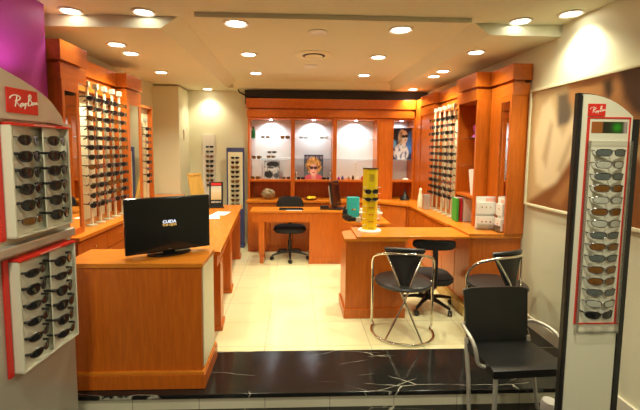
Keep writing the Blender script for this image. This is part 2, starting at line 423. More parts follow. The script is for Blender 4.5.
# ------------------------------------------------------------ logo script strokes
LOGO = [[(.08, .55), (.12, .64), (.22, .71), (.34, .71), (.41, .65), (.38, .56), (.30, .50), (.24, .48)], [(.31, .70), (.28, .5), (.24, .26)], [(.27, .49), (.34, .36), (.43, .24)],
        [(.49, .43), (.43, .40), (.42, .31), (.48, .33), (.49, .43), (.51, .32)], [(.53, .44), (.54, .35), (.59, .45), (.57, .33), (.54, .20)], [(.61, .43), (.66, .45)],
        [(.71, .80), (.68, .55), (.66, .34)], [(.67, .72), (.73, .83), (.77, .76), (.74, .64), (.69, .59), (.77, .57), (.78, .45), (.72, .37), (.66, .36)],
        [(.86, .52), (.81, .48), (.81, .40), (.86, .44), (.87, .52), (.88, .43)], [(.905, .53), (.905, .44), (.92, .50), (.95, .54), (.955, .46), (.985, .50)]]
def smooth_line(P_, k=4):
    out = []
    n = len(P_)
    for i in range(n-1):
        p0, p1, p2, p3 = P_[max(i-1, 0)], P_[i], P_[i+1], P_[min(i+2, n-1)]
        for j in range(k):
            t = j/k
            out.append(tuple(.5*(2*b+(c-a)*t+(2*a-5*b+4*c-d)*t*t+(-a+3*b-3*c+d)*t**3) for a, b, c, d in zip(p0, p1, p2, p3)))
    out.append(P_[-1]); return out
def logo_plate(parent, x0, x1, y, z0, z1, r):
    pl = MB().box(x0, x1, y-.006, y, z0, z1, .001).build('logo_plate', 'red', parent)
    b = MB()
    for st in LOGO:
        b.tube([(x0+(x1-x0)*u, y-.0065, z0+(z1-z0)*v) for u, v in smooth_line(st)], r, 6)
    b.build('script_lettering', 'logo_white', pl, True)
    return pl

# ------------------------------------------------------------ left silver sunglasses totem
TLP = (-1.312, 1.985, ZL)
TL = thing('display_stand', 'tall silver curved-top sunglasses stand with two racks at far left', 'display stand', TLP, R(85))
zz = lambda z: z-ZL
prof = [(-.52, 0), (.26, 0), (.26, zz(1.08)), (.25, zz(1.3)), (.25, zz(1.60)), (.249, zz(1.70)), (.245, zz(1.735)), (.233, zz(1.767)), (.20, zz(1.80)), (.165, zz(1.834)), (.125, zz(1.860)), (.085, zz(1.880)), (.03, zz(1.902)), (-.035, zz(1.925)), (-.10, zz(1.944)), (-.16, zz(1.960)), (-.52, zz(2.0))]
MB().prism(prof, .03, .30, 'y', .006).build('body', 'silver', TL)
MB().prism([(.255, zz(1.705)), (.255, zz(1.722)), (.10, zz(1.738)), (-.40, zz(1.736)), (-.40, zz(1.724)), (.10, zz(1.724))], .0, .03, 'y').build('brim', 'silver', TL)
logo_plate(TL, -.147, .042, .028, zz(1.757), zz(1.876), .0030)
MB().box(-.50, .236, -.015, .03, zz(1.085), zz(1.13), .008).build('waist_band', 'grey_metal', TL)
gL = []
for ti, (z0, z1, nm) in enumerate([(1.165, 1.70, 'upper'), (.50, 1.055, 'lower')]):
    xa, xb = -.195, .205-.012*(1-ti)
    tr = MB()
    tr.box(xa, xb, .015, .03, zz(z0), zz(z1)); tr.box(xa, xa+.008, -.03, .03, zz(z0), zz(z1)); tr.box(xb-.008, xb, -.03, .03, zz(z0), zz(z1)); tr.box(xa, xb, -.03, .03, zz(z0), zz(z0)+.008)
    tray = tr.build('rack_tray', 'tray_cream', TL)
    MB().box(xa, xb, -.034, .03, zz(z1)-.006, zz(z1)+.008, .002).build('red_header_strip', 'red', tray)
    d = MB()
    for k in range(16): d.box(-.06+k*.009, -.06+k*.009+.006, -.0355, -.034, zz(z1)-.002, zz(z1)+.004)
    d.build('faint_printing', 'pinkish', tray)
    MB().box(xa-.030, xa-.002, .018, .028, zz(z0)-.01, zz(z1)+.01, .002).build('red_side_panel', 'red', tray)
    for ci in range(2):
        w = (xb-xa)/2-.012; cx_ = xa+.012+w/2+ci*(w+.006)
        b = MB(); b.box(-w/2, w/2, -.003, .003, zz(z0)+.010, zz(z1)-.006, 0)
        o = b.build('column_panel', 'tray_cream', tray); o.location = (cx_, -.004, 0); o.rotation_euler.z = R(12)
        for ri in range(6):
            zc = z1-.075-ri*(z1-z0-.10)/5.6
            pg = MB().tube([(cx_-.002, -.006, zz(zc)), (cx_-.002, -.045, zz(zc)+.003)], .003, 6).build('peg', 'white', tray)
            kind = ['metal', 'black', 'black', 'black', 'black', 'amber', 'metal', 'black', 'black', 'black', 'black', 'black'][ri+6*ci] if ti == 0 else ['wrap', 'black', 'wrap', 'wrap', 'wrap', 'wrap', 'black', 'wrap', 'black', 'black', 'black', 'wrap'][ri+6*ci]
            gL.append((kind, cx_, zc, nm, ci, ri))
mt = Matrix.Translation(Vector(TLP)) @ Matrix.Rotation(R(85), 4, 'Z')
for kind, cx_, zc, nm, ci, ri in gL:
    wpt = mt @ Vector((cx_-.004, -.052, zz(zc)+.002)); 
    glasses(kind, wpt, R(85+6+random.uniform(-3, 3)), '%s, %s in the %s column, %s rack, far left' % (KINDS[kind][2].split(' with ')[0], ordn(ri, 6), ['left', 'right'][ci], nm), 'sunglasses on the silver stand at far left', 1.16)

# ------------------------------------------------------------ right grey totem
TR = thing('display_stand', 'slim grey and black sunglasses totem standing in front of the mural', 'display stand', (1.422, 1.70, ZL), 0)
def curve_top(x): # x in -.12..+.12
    u = (x+.12)/.24
    return zz(1.855)-.10*u**2.2
fp = [(-.120, 0), (.118, 0)]+[(x/100, curve_top(x/100)) for x in (11.8, 9, 6, 3, 0, -3, -6, -9, -12)]
MB().prism(fp, -.022, -.0125, 'y').build('face_panel', 'totem_face', TR)
sp_ = [(-.134, 0), (.150, 0), (.150, zz(1.72)), (.12, zz(1.752))]+[(x/100, curve_top(x/100)+.006) for x in (9, 6, 3, 0, -3, -6, -9, -12)]+[(-.134, zz(1.863))]
MB().prism(sp_, -.012, .018, 'y', .003).build('shell', 'black', TR)
MB().box(-.134, -.1205, -.020, -.0125, 0, zz(1.850), .003).build('side_trim', 'black', TR)
MB().box(.1185, .150, -.026, -.0125, 0, zz(1.745), .004).build('side_trim', 'black', TR)
logo_plate(TR, -.098, -.018, -.022, zz(1.757), zz(1.812), .0012)
# red bordered holder
hz0, hz1 = zz(.785), zz(1.748)
b = MB(); b.box(-.092, .100, -.027, -.0222, hz0, hz1); MBo = b.build('cream_insert', 'tray_cream', TR)
b = MB(); b.box(-.097, -.089, -.030, -.0222, hz0-.004, hz1+.004); b.box(.097, .103, -.030, -.0222, hz0-.004, hz1+.004); b.box(-.089, .097, -.030, -.0222, hz1-.002, hz1+.005); b.box(-.089, .097, -.030, -.0222, hz0-.004, hz0+.002)
b.build('red_border', 'red', TR)
b = MB(); b.box(-.095, -.092, -.05, -.030, zz(.745), zz(1.645)); b.box(.100, .103, -.05, -.030, zz(.745), zz(1.645)); b.box(-.092, .100, -.05, -.030, zz(.745), zz(.748)); b.box(-.092, .100, -.045, -.030, zz(1.642), zz(1.645))
b.build('acrylic_frame', 'acrylic', TR)
def strip(u, v):
    if u < .33: return (.35-.2*u, .10, .02)
    g = math.exp(-((u-.72)/.12)**2-((v-.5)/.35)**2)
    r = math.exp(-((u-.95)/.05)**2)
    return (.02+.4*r, .02+.30*g+.3*r, .012+.3*r)
o = grid_print('photo_strip', .168, .052, 30, 10, strip, TR); o.location = (.005, -.0275, zz(1.680)); 
seq = ['grey', 'amber', 'grey', 'amber', 'clear', 'amber', 'clear', 'amber', 'grey', 'amber', 'grey', 'amber', 'tort', 'dark', 'clear', 'grey']
seq = ['grey', 'clear', 'grey', 'amber', 'clear', 'amber', 'clear', 'grey', 'amber', 'grey', 'amber', 'amber', 'grey', 'dark', 'clear', 'dark']
NR = 15
for i in range(NR):
    z = 1.592-i*(1.592-.838)/(NR-1)
    MB().tube([(.002, -.027, zz(z)+.004), (.002, -.062, zz(z)+.006)], .0025, 6).build('peg', 'white', TR)
    kind = seq[i] if i < 13 else seq[i+1]
    glasses(kind, (1.425+random.uniform(-.002, .002), 1.635, z), R(random.uniform(-3, 3)), '%s, %s on the slim totem before the mural' % (KINDS[kind][2], ordn(i, NR)), 'sunglasses on the slim totem before the mural', 1.06)

# shorten the temples that would run into stands: those on pegs are folded back
# ------------------------------------------------------------ mural on the right wall
mur = thing('wall_mural', 'large framed photographic mural of a reclining figure on the right wall', 'picture', (WR-.022, 2.28, 1.10), R(-90))
W_, H_ = 2.20, 1.04
SHAPES = [
    ([(3.04, 2.07), (2.88, 2.08), (2.86, 1.82), (3.02, 1.80)], (100, 88, 72)),
    ([(3.31, 1.69), (3.23, 2.00), (3.12, 2.05), (3.02, 1.80), (2.95, 1.72), (2.86, 1.87), (2.78, 1.89), (2.76, 1.62), (2.88, 1.49), (3.01, 1.27), (3.14, 1.26), (3.25, 1.30)], (228, 208, 168)),
    ([(3.19, 1.53), (3.11, 1.85), (3.07, 1.82), (3.13, 1.45)], (192, 164, 124)),
    ([(2.99, 1.44), (2.86, 1.72), (2.84, 1.70), (2.94, 1.40)], (190, 162, 122)),
    ([(3.26, 1.17), (3.11, 1.26), (2.99, 1.33), (2.84, 1.53), (2.72, 1.68), (1.9, 1.45), (1.1, 1.3), (1.1, 1.0), (3.37, 1.0), (3.35, 1.12)], (135, 82, 42)),
    ([(3.04, 1.16), (2.91, 1.33), (2.76, 1.48), (2.3, 1.42), (2.3, 1.30), (2.76, 1.39), (2.92, 1.14)], (172, 118, 68)),
    ([(2.94, 2.2), (2.27, 2.2), (1.6, 2.2), (1.6, 1.6), (2.19, 1.60), (2.58, 1.84), (2.79, 1.88), (2.90, 2.0)], (188, 134, 80)),
    ([(2.77, 1.89), (2.59, 1.99), (2.54, 1.92), (2.58, 1.84)], (150, 98, 55)),
    ([(2.58, 2.10), (2.51, 2.11), (2.49, 2.02), (2.52, 1.96), (2.56, 2.00)], (45, 32, 22)),
    ([(2.47, 2.2), (1.7, 2.2), (1.6, 1.70), (2.20, 1.79), (2.32, 1.85), (2.40, 1.95)], (80, 52, 32))]
SH2 = [(p_, srgb(*c)[:3]) for p_, c in SHAPES]
def sdist(px, py, poly):
    inside = False; d = 9; n = len(poly)
    for i in range(n):
        (x1, y1), (x2, y2) = poly[i], poly[(i+1) % n]
        if (y1 > py) != (y2 > py) and px < (x2-x1)*(py-y1)/(y2-y1)+x1: inside = not inside
        dx, dy = x2-x1, y2-y1; t = max(0, min(1, ((px-x1)*dx+(py-y1)*dy)/(dx*dx+dy*dy)))
        d = min(d, math.hypot(px-x1-t*dx, py-y1-t*dy))
    return d if inside else -d
def mural(u, v):
    Y = 3.38-u*W_; z = 1.10+v*H_
    c = srgb(200, 172, 126)[:3]
    for p_, col in SH2:
        t = max(0, min(1, .5+sdist(Y, z, p_)/.07)); t = t*t*(3-2*t)
        c = [a*(1-t)+b_*t for a, b_ in zip(c, col)]
    return c
pr = grid_print('mural_print', W_-.04, H_-.04, 90, 44, mural, mur, .01); pr.location = (0, 0, .02)
b = MB(); hw = W_/2
b.box(-hw, hw, -.012, .018, 0, .022, .003); b.box(-hw, hw, -.012, .018, H_-.022, H_, .003); b.box(-hw, -hw+.022, -.012, .018, .022, H_-.022, .003); b.box(hw-.022, hw, -.012, .018, .022, H_-.022, .003)
b.build('frame_moulding', 'cream', mur)

# ------------------------------------------------------------ TV counter (front left)
tc_ = thing('reception_counter', 'cherry wood counter block with the television on it, front left', 'counter', (-1.04, 2.72, 0))
MB().box(-.44, .432, -.29, .045, .118, .82, .003).build('body', 'wood', tc_)
MB().box(-.45, .452, -.315, .09, .002, .10, .003).build('plinth', 'wood', tc_)
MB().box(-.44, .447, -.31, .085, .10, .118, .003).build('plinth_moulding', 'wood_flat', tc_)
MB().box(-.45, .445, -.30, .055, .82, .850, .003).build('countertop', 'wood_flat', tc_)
MB().box(.4325, .440, -.27, .04, .13, .815, .002).build('cream_side_panel', 'cream', tc_)
# TV
tv = thing('television', 'black flat screen television showing small white and orange lettering', 'television', (-.885, 2.655, .850), R(-0))
tv.rotation_euler.z = math.atan2(.29, .50)
MB().box(-.285, .285, -.02, .03, .022, .405, .008).build('bezel', 'black_gloss', tv)
sc_ = MB().box(-.258, .258, -.0215, -.0195, .060, .382).build('screen', 'screen', tv)
text_mesh('screen_text', 'CUIDA', .029, 'text_white', sc_, (0, -.0225, .232), (PI/2, 0, 0), .0009)
text_mesh('screen_text', 'TUS OJOS', .0215, 'text_orange', sc_, (0, -.0225, .210), (PI/2, 0, 0), .0008)
text_mesh('maker_mark', '—', .02, 'silver', sc_, (0, -.0225, .040), (PI/2, 0, 0))
MB().prism([(-.14+.28*k/1 if 0 else .15*math.cos(2*PI*k/28), .085*math.sin(2*PI*k/28)) for k in range(28)], 0.001, .014, 'z', .003).build('base', 'black_gloss', tv)
MB().box(-.04, .04, -.005, .03, .012, .06, .004).build('neck', 'black_gloss', tv)
MB().box(-.16, .16, .03, .06, .09, .36, .012).build('rear_housing', 'black', tv)

# ------------------------------------------------------------ long consultation desk behind TV counter
dk = thing('consultation_desk', 'long cherry wood desk running back from the television counter', 'desk', (-1.03, 4.28, 0), R(4.0))
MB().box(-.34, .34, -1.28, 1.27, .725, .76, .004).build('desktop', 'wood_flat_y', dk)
MB().box(-.31, .31, -1.25, 1.24, .62, .725, .002).build('apron', 'wood', dk)
for y_ in (-1.0, -.14, 1.14):
    for x_ in (-.24, .24):
        b = MB(); b.box(x_-.085, x_+.075, y_-.09, y_+.09, .045, .62, .002); b.box(x_-.095, x_+.09, y_-.10, y_+.10, .001, .045, .008)
        b.build('leg', 'wood', dk)
# ------------------------------------------------------------ back desk
bd = thing('office_desk', 'cherry wood desk with a computer standing before the back cabinets', 'desk', (.035, 5.31, 0))
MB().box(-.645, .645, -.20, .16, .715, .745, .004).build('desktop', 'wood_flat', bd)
MB().box(-.62, .17, -.19, -.165, .585, .715, .002).build('modesty_panel', 'wood', bd)
MB().box(.17, .625, -.19, .15, .002, .715, .003).build('pedestal', 'wood', bd)
MB().box(.165, .63, -.196, -.19, .002, .09, .002).build('plinth', 'wood', bd)
for y_ in (-.15, .11):
    b = MB(); b.box(-.53, -.45, y_-.035, y_+.035, .13, .715, .002); b.box(-.515, -.465, y_-.02, y_+.02, .001, .13, .002); b.build('leg', 'wood', bd)

# ------------------------------------------------------------ right front desk with rounded bits
rd = thing('sales_desk', 'cherry wood front desk on the right reaching to the cabinets', 'desk', (.46, 3.42, 0))
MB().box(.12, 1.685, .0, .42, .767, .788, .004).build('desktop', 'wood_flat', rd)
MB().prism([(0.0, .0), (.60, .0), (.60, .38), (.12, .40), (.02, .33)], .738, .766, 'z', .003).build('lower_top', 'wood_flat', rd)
MB().box(.02, .58, .02, .40, .09, .735, .003).build('pedestal', 'wood', rd)
MB().box(.005, .59, .0, .41, .002, .09, .003).build('plinth', 'wood', rd)
MB().box(.60, 1.18, .39, .41, .70, .766, .002).build('apron', 'wood', rd)

# ------------------------------------------------------------ right base cabinets
def knob(parent, loc, d, r=.011):
    a = Vector(loc); v = Vector(d)
    return MB().tube([a, a+v*.012, a+v*.016, a+v*.024, a+v*.027], [r*.45, r*.45, r, r, r*.6], 12).build('knob', 'brass', parent, True)
XF = 1.66
def base_unit(y0, y1, label, doors=2, side=1, xf=XF, xb=WR-.004, h=.765, drawers=False, grp='cherry base cabinets', plinthmat='wood_light'):
    t = thing('base_cabinet', label, 'cabinet', ((xf+xb)/2, (y0+y1)/2, 0), 0, grp)
    cx_, cy_ = (xf+xb)/2, (y0+y1)/2
    hx, hy = abs(xb-xf)/2, (y1-y0)/2
    s = -side   # face direction sign in x
    MB().box(-hx+(.02 if side > 0 else 0), hx-(0 if side > 0 else .02), -hy, hy-.002, .10, h).build('carcass', 'wood', t)
    MB().box(-hx-.04*(side > 0), hx+.04*(side < 0), -hy, hy-.002, .002, .10, .003).build('plinth', plinthmat, t)
    n = doors; w = (2*hy)/n
    for k in range(n):
        ya, yb = -hy+k*w+.004, -hy+(k+1)*w-.004
        xa = s*hx; xb_ = s*(hx-.02)
        if drawers:
            for q in range(4):
                z1 = h-.015-q*.16; z0 = z1-.150
                d = MB().box(min(xa, xb_), max(xa, xb_), ya, yb, z0, z1, .003).build('drawer', 'wood', t)
                knob(d, (s*hx, (ya+yb)/2, (z0+z1)/2), (s, 0, 0))
        else:
            d = MB().box(min(xa, xb_), max(xa, xb_), ya, yb, .11, h-.015, .003).build('door', 'wood', t)
            knob(d, (s*hx, ya+.05 if k % 2 else yb-.05, h-.16), (s, 0, 0))
    return t
base_unit(3.44, 4.10, 'cherry base cabinet under the right end of the sales desk', 2)
base_unit(4.10, 4.75, 'cherry base cabinet below the white book on the right wall run', 2)
base_unit(4.75, 5.38, 'cherry base cabinet nearest the corner on the right wall run', 2)
# corner + back base
def corner_base():
    t = thing('base_cabinet', 'angled cherry base cabinet filling the back right corner', 'cabinet', (0, 0, 0), 0, 'cherry base cabinets')
    MB().prism([(1.22, 5.74), (1.66, 5.39), (WR-.004, 5.39), (WR-.004, YB-.004), (1.22, YB-.004)], .10, .765, 'z').build('carcass', 'wood', t)
    MB().prism([(1.24, 5.78), (1.69, 5.42), (WR-.004, 5.42), (WR-.004, YB-.004), (1.24, YB-.004)], .002, .10, 'z').build('plinth', 'wood', t)
    d = MB().box(-.26, .26, -.018, 0, .11, .75, .003).build('door', 'wood', t); d.location = (1.43, 5.565, 0); d.rotation_euler.z = math.atan2(-.35, .44)
corner_base()
BX = [-.72, -.03, .63, 1.21]
for k, l in enumerate(['cherry base cabinet behind the desk, leftmost below the back shelves', 'cherry base cabinet behind the desk chair below the middle shelves', 'cherry base cabinet behind the desk computer below the back shelves']):
    t = thing('base_cabinet', l, 'cabinet', ((BX[k]+BX[k+1])/2, 5.98, 0), 0, 'cherry base cabinets')
    hw = (BX[k+1]-BX[k])/2-.001
    MB().box(-hw, hw, -.24, .262, .10, .765).build('carcass', 'wood', t)
    MB().box(-hw, hw, -.21, .262, .002, .10).build('plinth', 'wood', t)
    for s in (-1, 1):
        d = MB().box(min(0, s*hw)+.004, max(0, s*hw)-.004, -.26, -.24, .11, .755, .003).build('door', 'wood', t)
        knob(d, (s*.05, -.26, .62), (0, -1, 0))
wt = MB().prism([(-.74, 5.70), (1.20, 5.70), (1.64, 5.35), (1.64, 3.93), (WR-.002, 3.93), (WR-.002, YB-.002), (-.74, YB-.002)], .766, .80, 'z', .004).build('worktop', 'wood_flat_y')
tag(wt, 'cherry worktop running round the back right corner on the base cabinets', 'worktop')
wt2 = MB().box(1.64, WR-.002, 3.425, 3.925, .789, .812, .003).build('worktop', 'wood_flat_y')
tag(wt2, 'short cherry worktop end under the leaflet holders beside the mural', 'worktop')
# peninsula
pn = thing('side_table', 'rounded cherry desk extension behind the yellow glasses column', 'desk', (.95, 4.50, 0))
pp = [(.16, .25), (-.08, .25)]+[(-.10-.25*math.sin(a), .25*math.cos(a)) for a in [R(10+16*k) for k in range(11)]]+[(-.08, -.25), (.16, -.25)]
MB().prism(pp, .715, .745, 'z', .004).build('tabletop', 'wood_flat', pn)
MB().box(-.22, .12, -.17, .17, .002, .715, .003).build('panel_base', 'wood', pn)

# ------------------------------------------------------------ left base run
XL = -1.67
for k in range(3):
    y0 = 2.92+k*.92
    base_unit(y0, y0+.918, ['cherry drawer cabinet nearest the silver stand on the left wall', 'middle cherry drawer cabinet below the left wall rods', 'farthest cherry drawer cabinet on the left wall'][k], 2, -1, WL+.004, XL, .865, True, 'cherry drawer cabinets', 'wood')
tag(MB().box(WL+.002, -1.645, 2.905, 5.70, .867, .90, .004).build('worktop', 'wood_flat_y'), 'long cherry worktop under the left wall sunglasses rods', 'worktop')

# ------------------------------------------------------------ cornices and tall units
def cornice(b, x0, x1, y0, y1, zt=2.38, o=0.0):
    b.box(x0, x1, y0, y1, zt-.145, zt, .003)
    b.box(x0+.040, x1-.040, y0+.040, y1-.040, zt-.168, zt-.145)
    b.box(x0+.010, x1-.010, y0+.010, y1-.010, zt-.28, zt-.168, .003)
def mirror_unit(side, xf, y0, y1, z0, label, mir, zt=2.38, over=0):
    Y1 = y1; y1 = y1-over
    """shallow tall unit against a side wall; face at xf. mir=(ya,yb,za,zb) mirror on the face towards the room"""
    xw = (WR-.004) if side > 0 else (WL+.004)
    t = thing('mirror_cabinet', label, 'cabinet')
    a, b_ = min(xf, xw), max(xf, xw)
    e = .02
    MB().box(a+(e if side > 0 else 0), b_-(e if side < 0 else 0), y0+.015, y1-.015, z0, zt-.28).build('body', 'wood', t)
    c = MB(); cornice(c, a, b_, y0, Y1, zt); c.build('cornice', 'wood_cornice', t)
    ya, yb, za, zb = mir
    fx = xf+e*side
    fr = MB(); th = .012
    x0, x1 = sorted((fx, fx-th*side))
    fr.box(x0, x1, y0+.015, ya, z0, zt-.28); fr.box(x0, x1, yb, y1-.015, z0, zt-.28); fr.box(x0, x1, ya, yb, zb, zt-.28)
    if za > z0+.005: fr.box(x0, x1, ya, yb, z0, za)
    fr.build('face_frame', 'wood', t)
    x0, x1 = sorted((fx, fx-.004*side))
    MB().box(x0, x1, ya, yb, za, zb).build('mirror', 'mirror', t)
    return t
mirror_unit(1, 1.965, 3.395, 3.79, .812, 'narrow cherry mirror cabinet at the end of the right wall display', (3.44, 3.58, .90, 2.05))
mirror_unit(-1, -1.715, 2.885, 3.25, .90, 'cherry cabinet with tall mirror beside the purple-lit wall', (2.93, 3.085, .95, 2.02), 2.38, .115)
mirror_unit(-1, -1.80, 4.165, 4.565, .90, 'cherry cabinet with tall mirror at the far end of the left rods', (4.24, 4.50, .95, 2.06))

# right open shelf unit B
ub = thing('shelf_cabinet', 'open cherry cabinet with glass shelves beside the right wall rods', 'cabinet')
for y_ in (3.795, 4.225): MB().box(1.845, WR-.004, y_, y_+.03, .801 if y_ > 4 else .813, 2.10, .002).build('side_panel', 'wood', ub)
MB().box(2.12, WR-.004, 3.826, 4.224, .813, 2.10).build('back_panel', 'wood', ub)
c = MB(); cornice(c, 1.82, WR-.004, 3.79, 4.26); c.build('cornice', 'wood_cornice', ub)
MB().box(1.85, 2.12, 3.826, 4.224, 1.09, 1.12, .002).build('shelf', 'wood', ub)
for z in (1.42, 1.72): MB().box(1.855, 2.118, 3.827, 4.223, z, z+.008).build('glass_shelf', 'glass', ub)
# card + figurine in it
tag(MB().box(-.055, .055, 0, .004, 0, .28).xf(Matrix.Translation((1.93, 3.92, 1.122)) @ Matrix.Rotation(R(-14), 4, 'X') @ Matrix.Rotation(R(-35), 4, 'Z')).build('photo_card', 'white'), 'white photo card leaning in the open right shelf cabinet', 'card')
fg = MB().lathe([(.03, 1.729), (.035, 1.74), (.012, 1.78), (.03, 1.82), (.035, 1.85), (.0, 1.88)], 1.95, 4.02, 14).build('figurine', 'purple', None, True)
tag(fg, 'small purple figurine on the top glass shelf of the right cabinet', 'ornament')

# recess bays
def bay(side, y0, y1, xc, xb, z0, label, zt=2.38, under=0):
    t = thing('display_bay', label, 'display panel')
    xw = (WR-.004) if side > 0 else (WL+.004)
    c = MB(); cornice(c, min(xc, xw), max(xc, xw), y0, y1, zt); c.build('cornice', 'wood_cornice', t)
    MB().box(min(xb, xw), max(xb, xw), y0-under, y1, z0, zt-.285).build('backboard', 'cream', t)
    # wood slats between rods
    for k in (0, 1):
        yy = y0+.66*(y1-y0)+k*.16
        if yy+.03 < y1: MB().box(*sorted((xb-.001*side, xb-.010*side)), yy, yy+.05, z0, zt-.28).build('wood_strip', 'wood', t)
    return t
bay(1, 4.262, 5.148, 1.965, 2.06, .80, 'cream lit panel bay behind the right wall sunglasses rods')
bay(-1, 3.252, 4.163, -1.905, -2.0, .90, 'cream lit panel bay behind the left wall sunglasses rods', 2.38, .12)
# far right block D
ud = thing('tall_cabinet', 'cherry end cabinet between the right wall rods and the corner', 'cabinet')
MB().box(1.905, WR-.004, 5.17, 5.66, .801, 2.10, .003).build('body', 'wood', ud)
c = MB(); cornice(c, 1.885, WR-.004, 5.15, 5.68); c.build('cornice', 'wood_cornice', ud)
# far left open bay (beyond mirror)
ul = thing('display_bay', 'narrow cream and dark wood panel bay beyond the left mirror cabinet', 'display panel')
MB().box(WL+.004, -1.985, 4.60, 5.20, .901, 2.10).build('backboard', 'cream', ul)
MB().box(WL+.004, -1.93, 5.203, 5.235, .901, 2.13, .003).build('end_panel', 'wood', ul)
MB().box(WL+.004, -1.93, 4.58, 5.20, 2.10, 2.13, .003).build('top_rail', 'wood', ul)

# rods with pegs
def rod_proto(h, n, side, z0, dz, back=.06):
    t = thing('display_rod', '', 'display rod')
    MB().box(-.009, .009, -.009, .009, 0, h, .001).build('pole', 'acrylic_pole', t)
    MB().lathe([(.045, 0.001), (.045, .008), (.012, .014), (.0, .014)], seg=18).build('foot', 'acrylic_pole', t, True)
    MB().box(-.022, .022, -.018, .018, h, h+.05, .004).build('cap', 'lens_clear', t)
    for k in range(n):
        z = z0-k*dz
        MB().tube([(0, 0, z), (-side*.045, -.008, z+.003)], .003, 6).build('peg', 'white', t)
    return t
M['acrylic_pole'] = mat('pale_acrylic', (.72, .68, .50, 1), .25)
RODN = ['nearest', 'second nearest', 'middle', 'fourth', 'farthest']
def rods(side, x, ys, zb, h, n, zfirst, dz, wall):
    proto = None
    for i, y in enumerate(ys):
        if proto is None: o = proto = rod_proto(h, n, side, zfirst-zb, dz)
        else: o = copy_tree(proto)
        o.location = (x, y, zb)
        o['label'] = '%s pale rod of the five hung with sunglasses on the %s wall' % (RODN[i], wall); o['category'] = 'display rod'; o['group'] = 'sunglasses rods on the %s wall' % wall
        for k in range(n):
            kd = random.choice(['black', 'black', 'wrap', 'metal', 'metal', 'tort', 'dark', 'black', 'optical' if random.random() < .35 else 'dark'])
            glasses(kd, (x-side*.055, y-.012, zfirst-k*dz), R(side*-82+random.uniform(-7, 7)), '%s, %s on the %s rod, %s wall' % (KINDS[kd][2].split(' with ')[0], ordn(k, n), RODN[i], wall), 'sunglasses on the %s wall rods' % wall)
rods(-1, -1.80, [3.385, 3.53, 3.68, 3.83, 3.98], .90, 1.21, 12, 2.01, .084, 'left')
rods(1, 1.87, [4.40, 4.555, 4.71, 4.865, 5.02], .80, 1.29, 12, 1.975, .086, 'right')
# single rod beyond mirror, left
o = rod_proto(1.02, 9, -1, .93, .085); o.location = (-1.93, 4.98, .90)
tag(o, 'single sunglasses rod in the bay beyond the left mirror cabinet', 'display rod')
for k in range(9):
    glasses(['black', 'black', 'optical', 'wrap', 'dark', 'black', 'optical', 'black', 'dark'][k], (-1.875, 4.97, 1.83-k*.085), R(78), 'small dark glasses, %s on the single rod beyond the left mirror' % ordn(k, 9), 'glasses on the single rod beyond the left mirror')

# ------------------------------------------------------------ back display cabinets
def back_bay(x0, x1, label, bracket=True):
    t = thing('display_cabinet', label, 'cabinet', ((x0+x1)/2, 6.08, 0), 0, 'lit glass shelf cabinets on the back wall')
    hw = (x1-x0)/2-.0015
    for s in (-1, 1):
        MB().box(*sorted((s*hw, s*(hw-.028))), -.16, .165, .802, 2.075, .002).build('side_panel', 'wood', t)
    MB().box(-hw+.028, hw-.028, .150, .165, 1.105, 2.075).build('cream_back_panel', 'bay_back', t)
    MB().box(-hw+.028, hw-.028, .150, .165, .802, 1.075).build('wood_back_panel', 'wood', t)
    MB().box(-hw+.028, hw-.028, -.16, .165, 1.075, 1.105, .002).build('shelf', 'wood', t)
    MB().box(-hw+.028, hw-.028, -.155, .150, 2.05, 2.075).build('top_panel', 'wood', t)
    for z in (1.425, 1.745): MB().box(-hw+.029, hw-.029, -.13, .148, z, z+.008).build('glass_shelf', 'glass', t)
    MB().lathe([(.022, 2.05), (.022, 2.044), (0, 2.044)], 0, -.03, 16).build('spotlight', 'led', t, True)
    for s in (-1, 1): MB().lathe([(.012, 2.05), (.012, 2.03), (0, 2.03)], s*(hw-.06), -.14, 12).build('hinge_cap', 'brass', t, True)
    return t
B1 = back_bay(-.735, -.035, 'lit cherry cabinet with the green bottle and black and white photograph')
B2 = back_bay(-.035, .625, 'lit cherry cabinet with the portrait of a red haired woman')
B3 = back_bay(.625, 1.32, 'lit cherry cabinet with mostly empty glass shelves behind the yellow column')
pn2 = tag(MB().box(1.3225, 1.5175, 5.92, 6.245, .802, 2.075, .003).build('pilaster_panel', 'wood'), 'plain cherry pilaster between the third lit cabinet and the poster niche', 'panel')
B4 = back_bay(1.52, 1.895, 'narrow lit cherry cabinet holding the blonde woman poster')
c = MB(); cornice(c, -.755, 1.88, 5.895, 6.245, 2.36)
tag(c.build('cornice', 'wood_cornice'), 'cherry cornice band across the top of the back wall cabinets', 'cornice')
pj = tag(MB().box(1.897, WR-.004, 5.69, 6.245, .802, 2.36, .003).build('pilaster_panel', 'wood'), 'cherry corner pilaster at the far right of the back cabinets', 'panel')
for x, e in ((-.385, 22), (.295, 22), (.97, 24), (1.70, 9)):
    ld = bpy.data.lights.new('cabinet_spot', 'SPOT'); ld.energy = e; ld.color = (.74, .86, 1); ld.spot_size = R(130); ld.spot_blend = .7; ld.shadow_soft_size = .02
    lo = bpy.data.objects.new('cabinet_spot', ld); COL.objects.link(lo); lo.location = (x, 6.05, 2.035); lo.rotation_euler = (R(22), 0, 0)

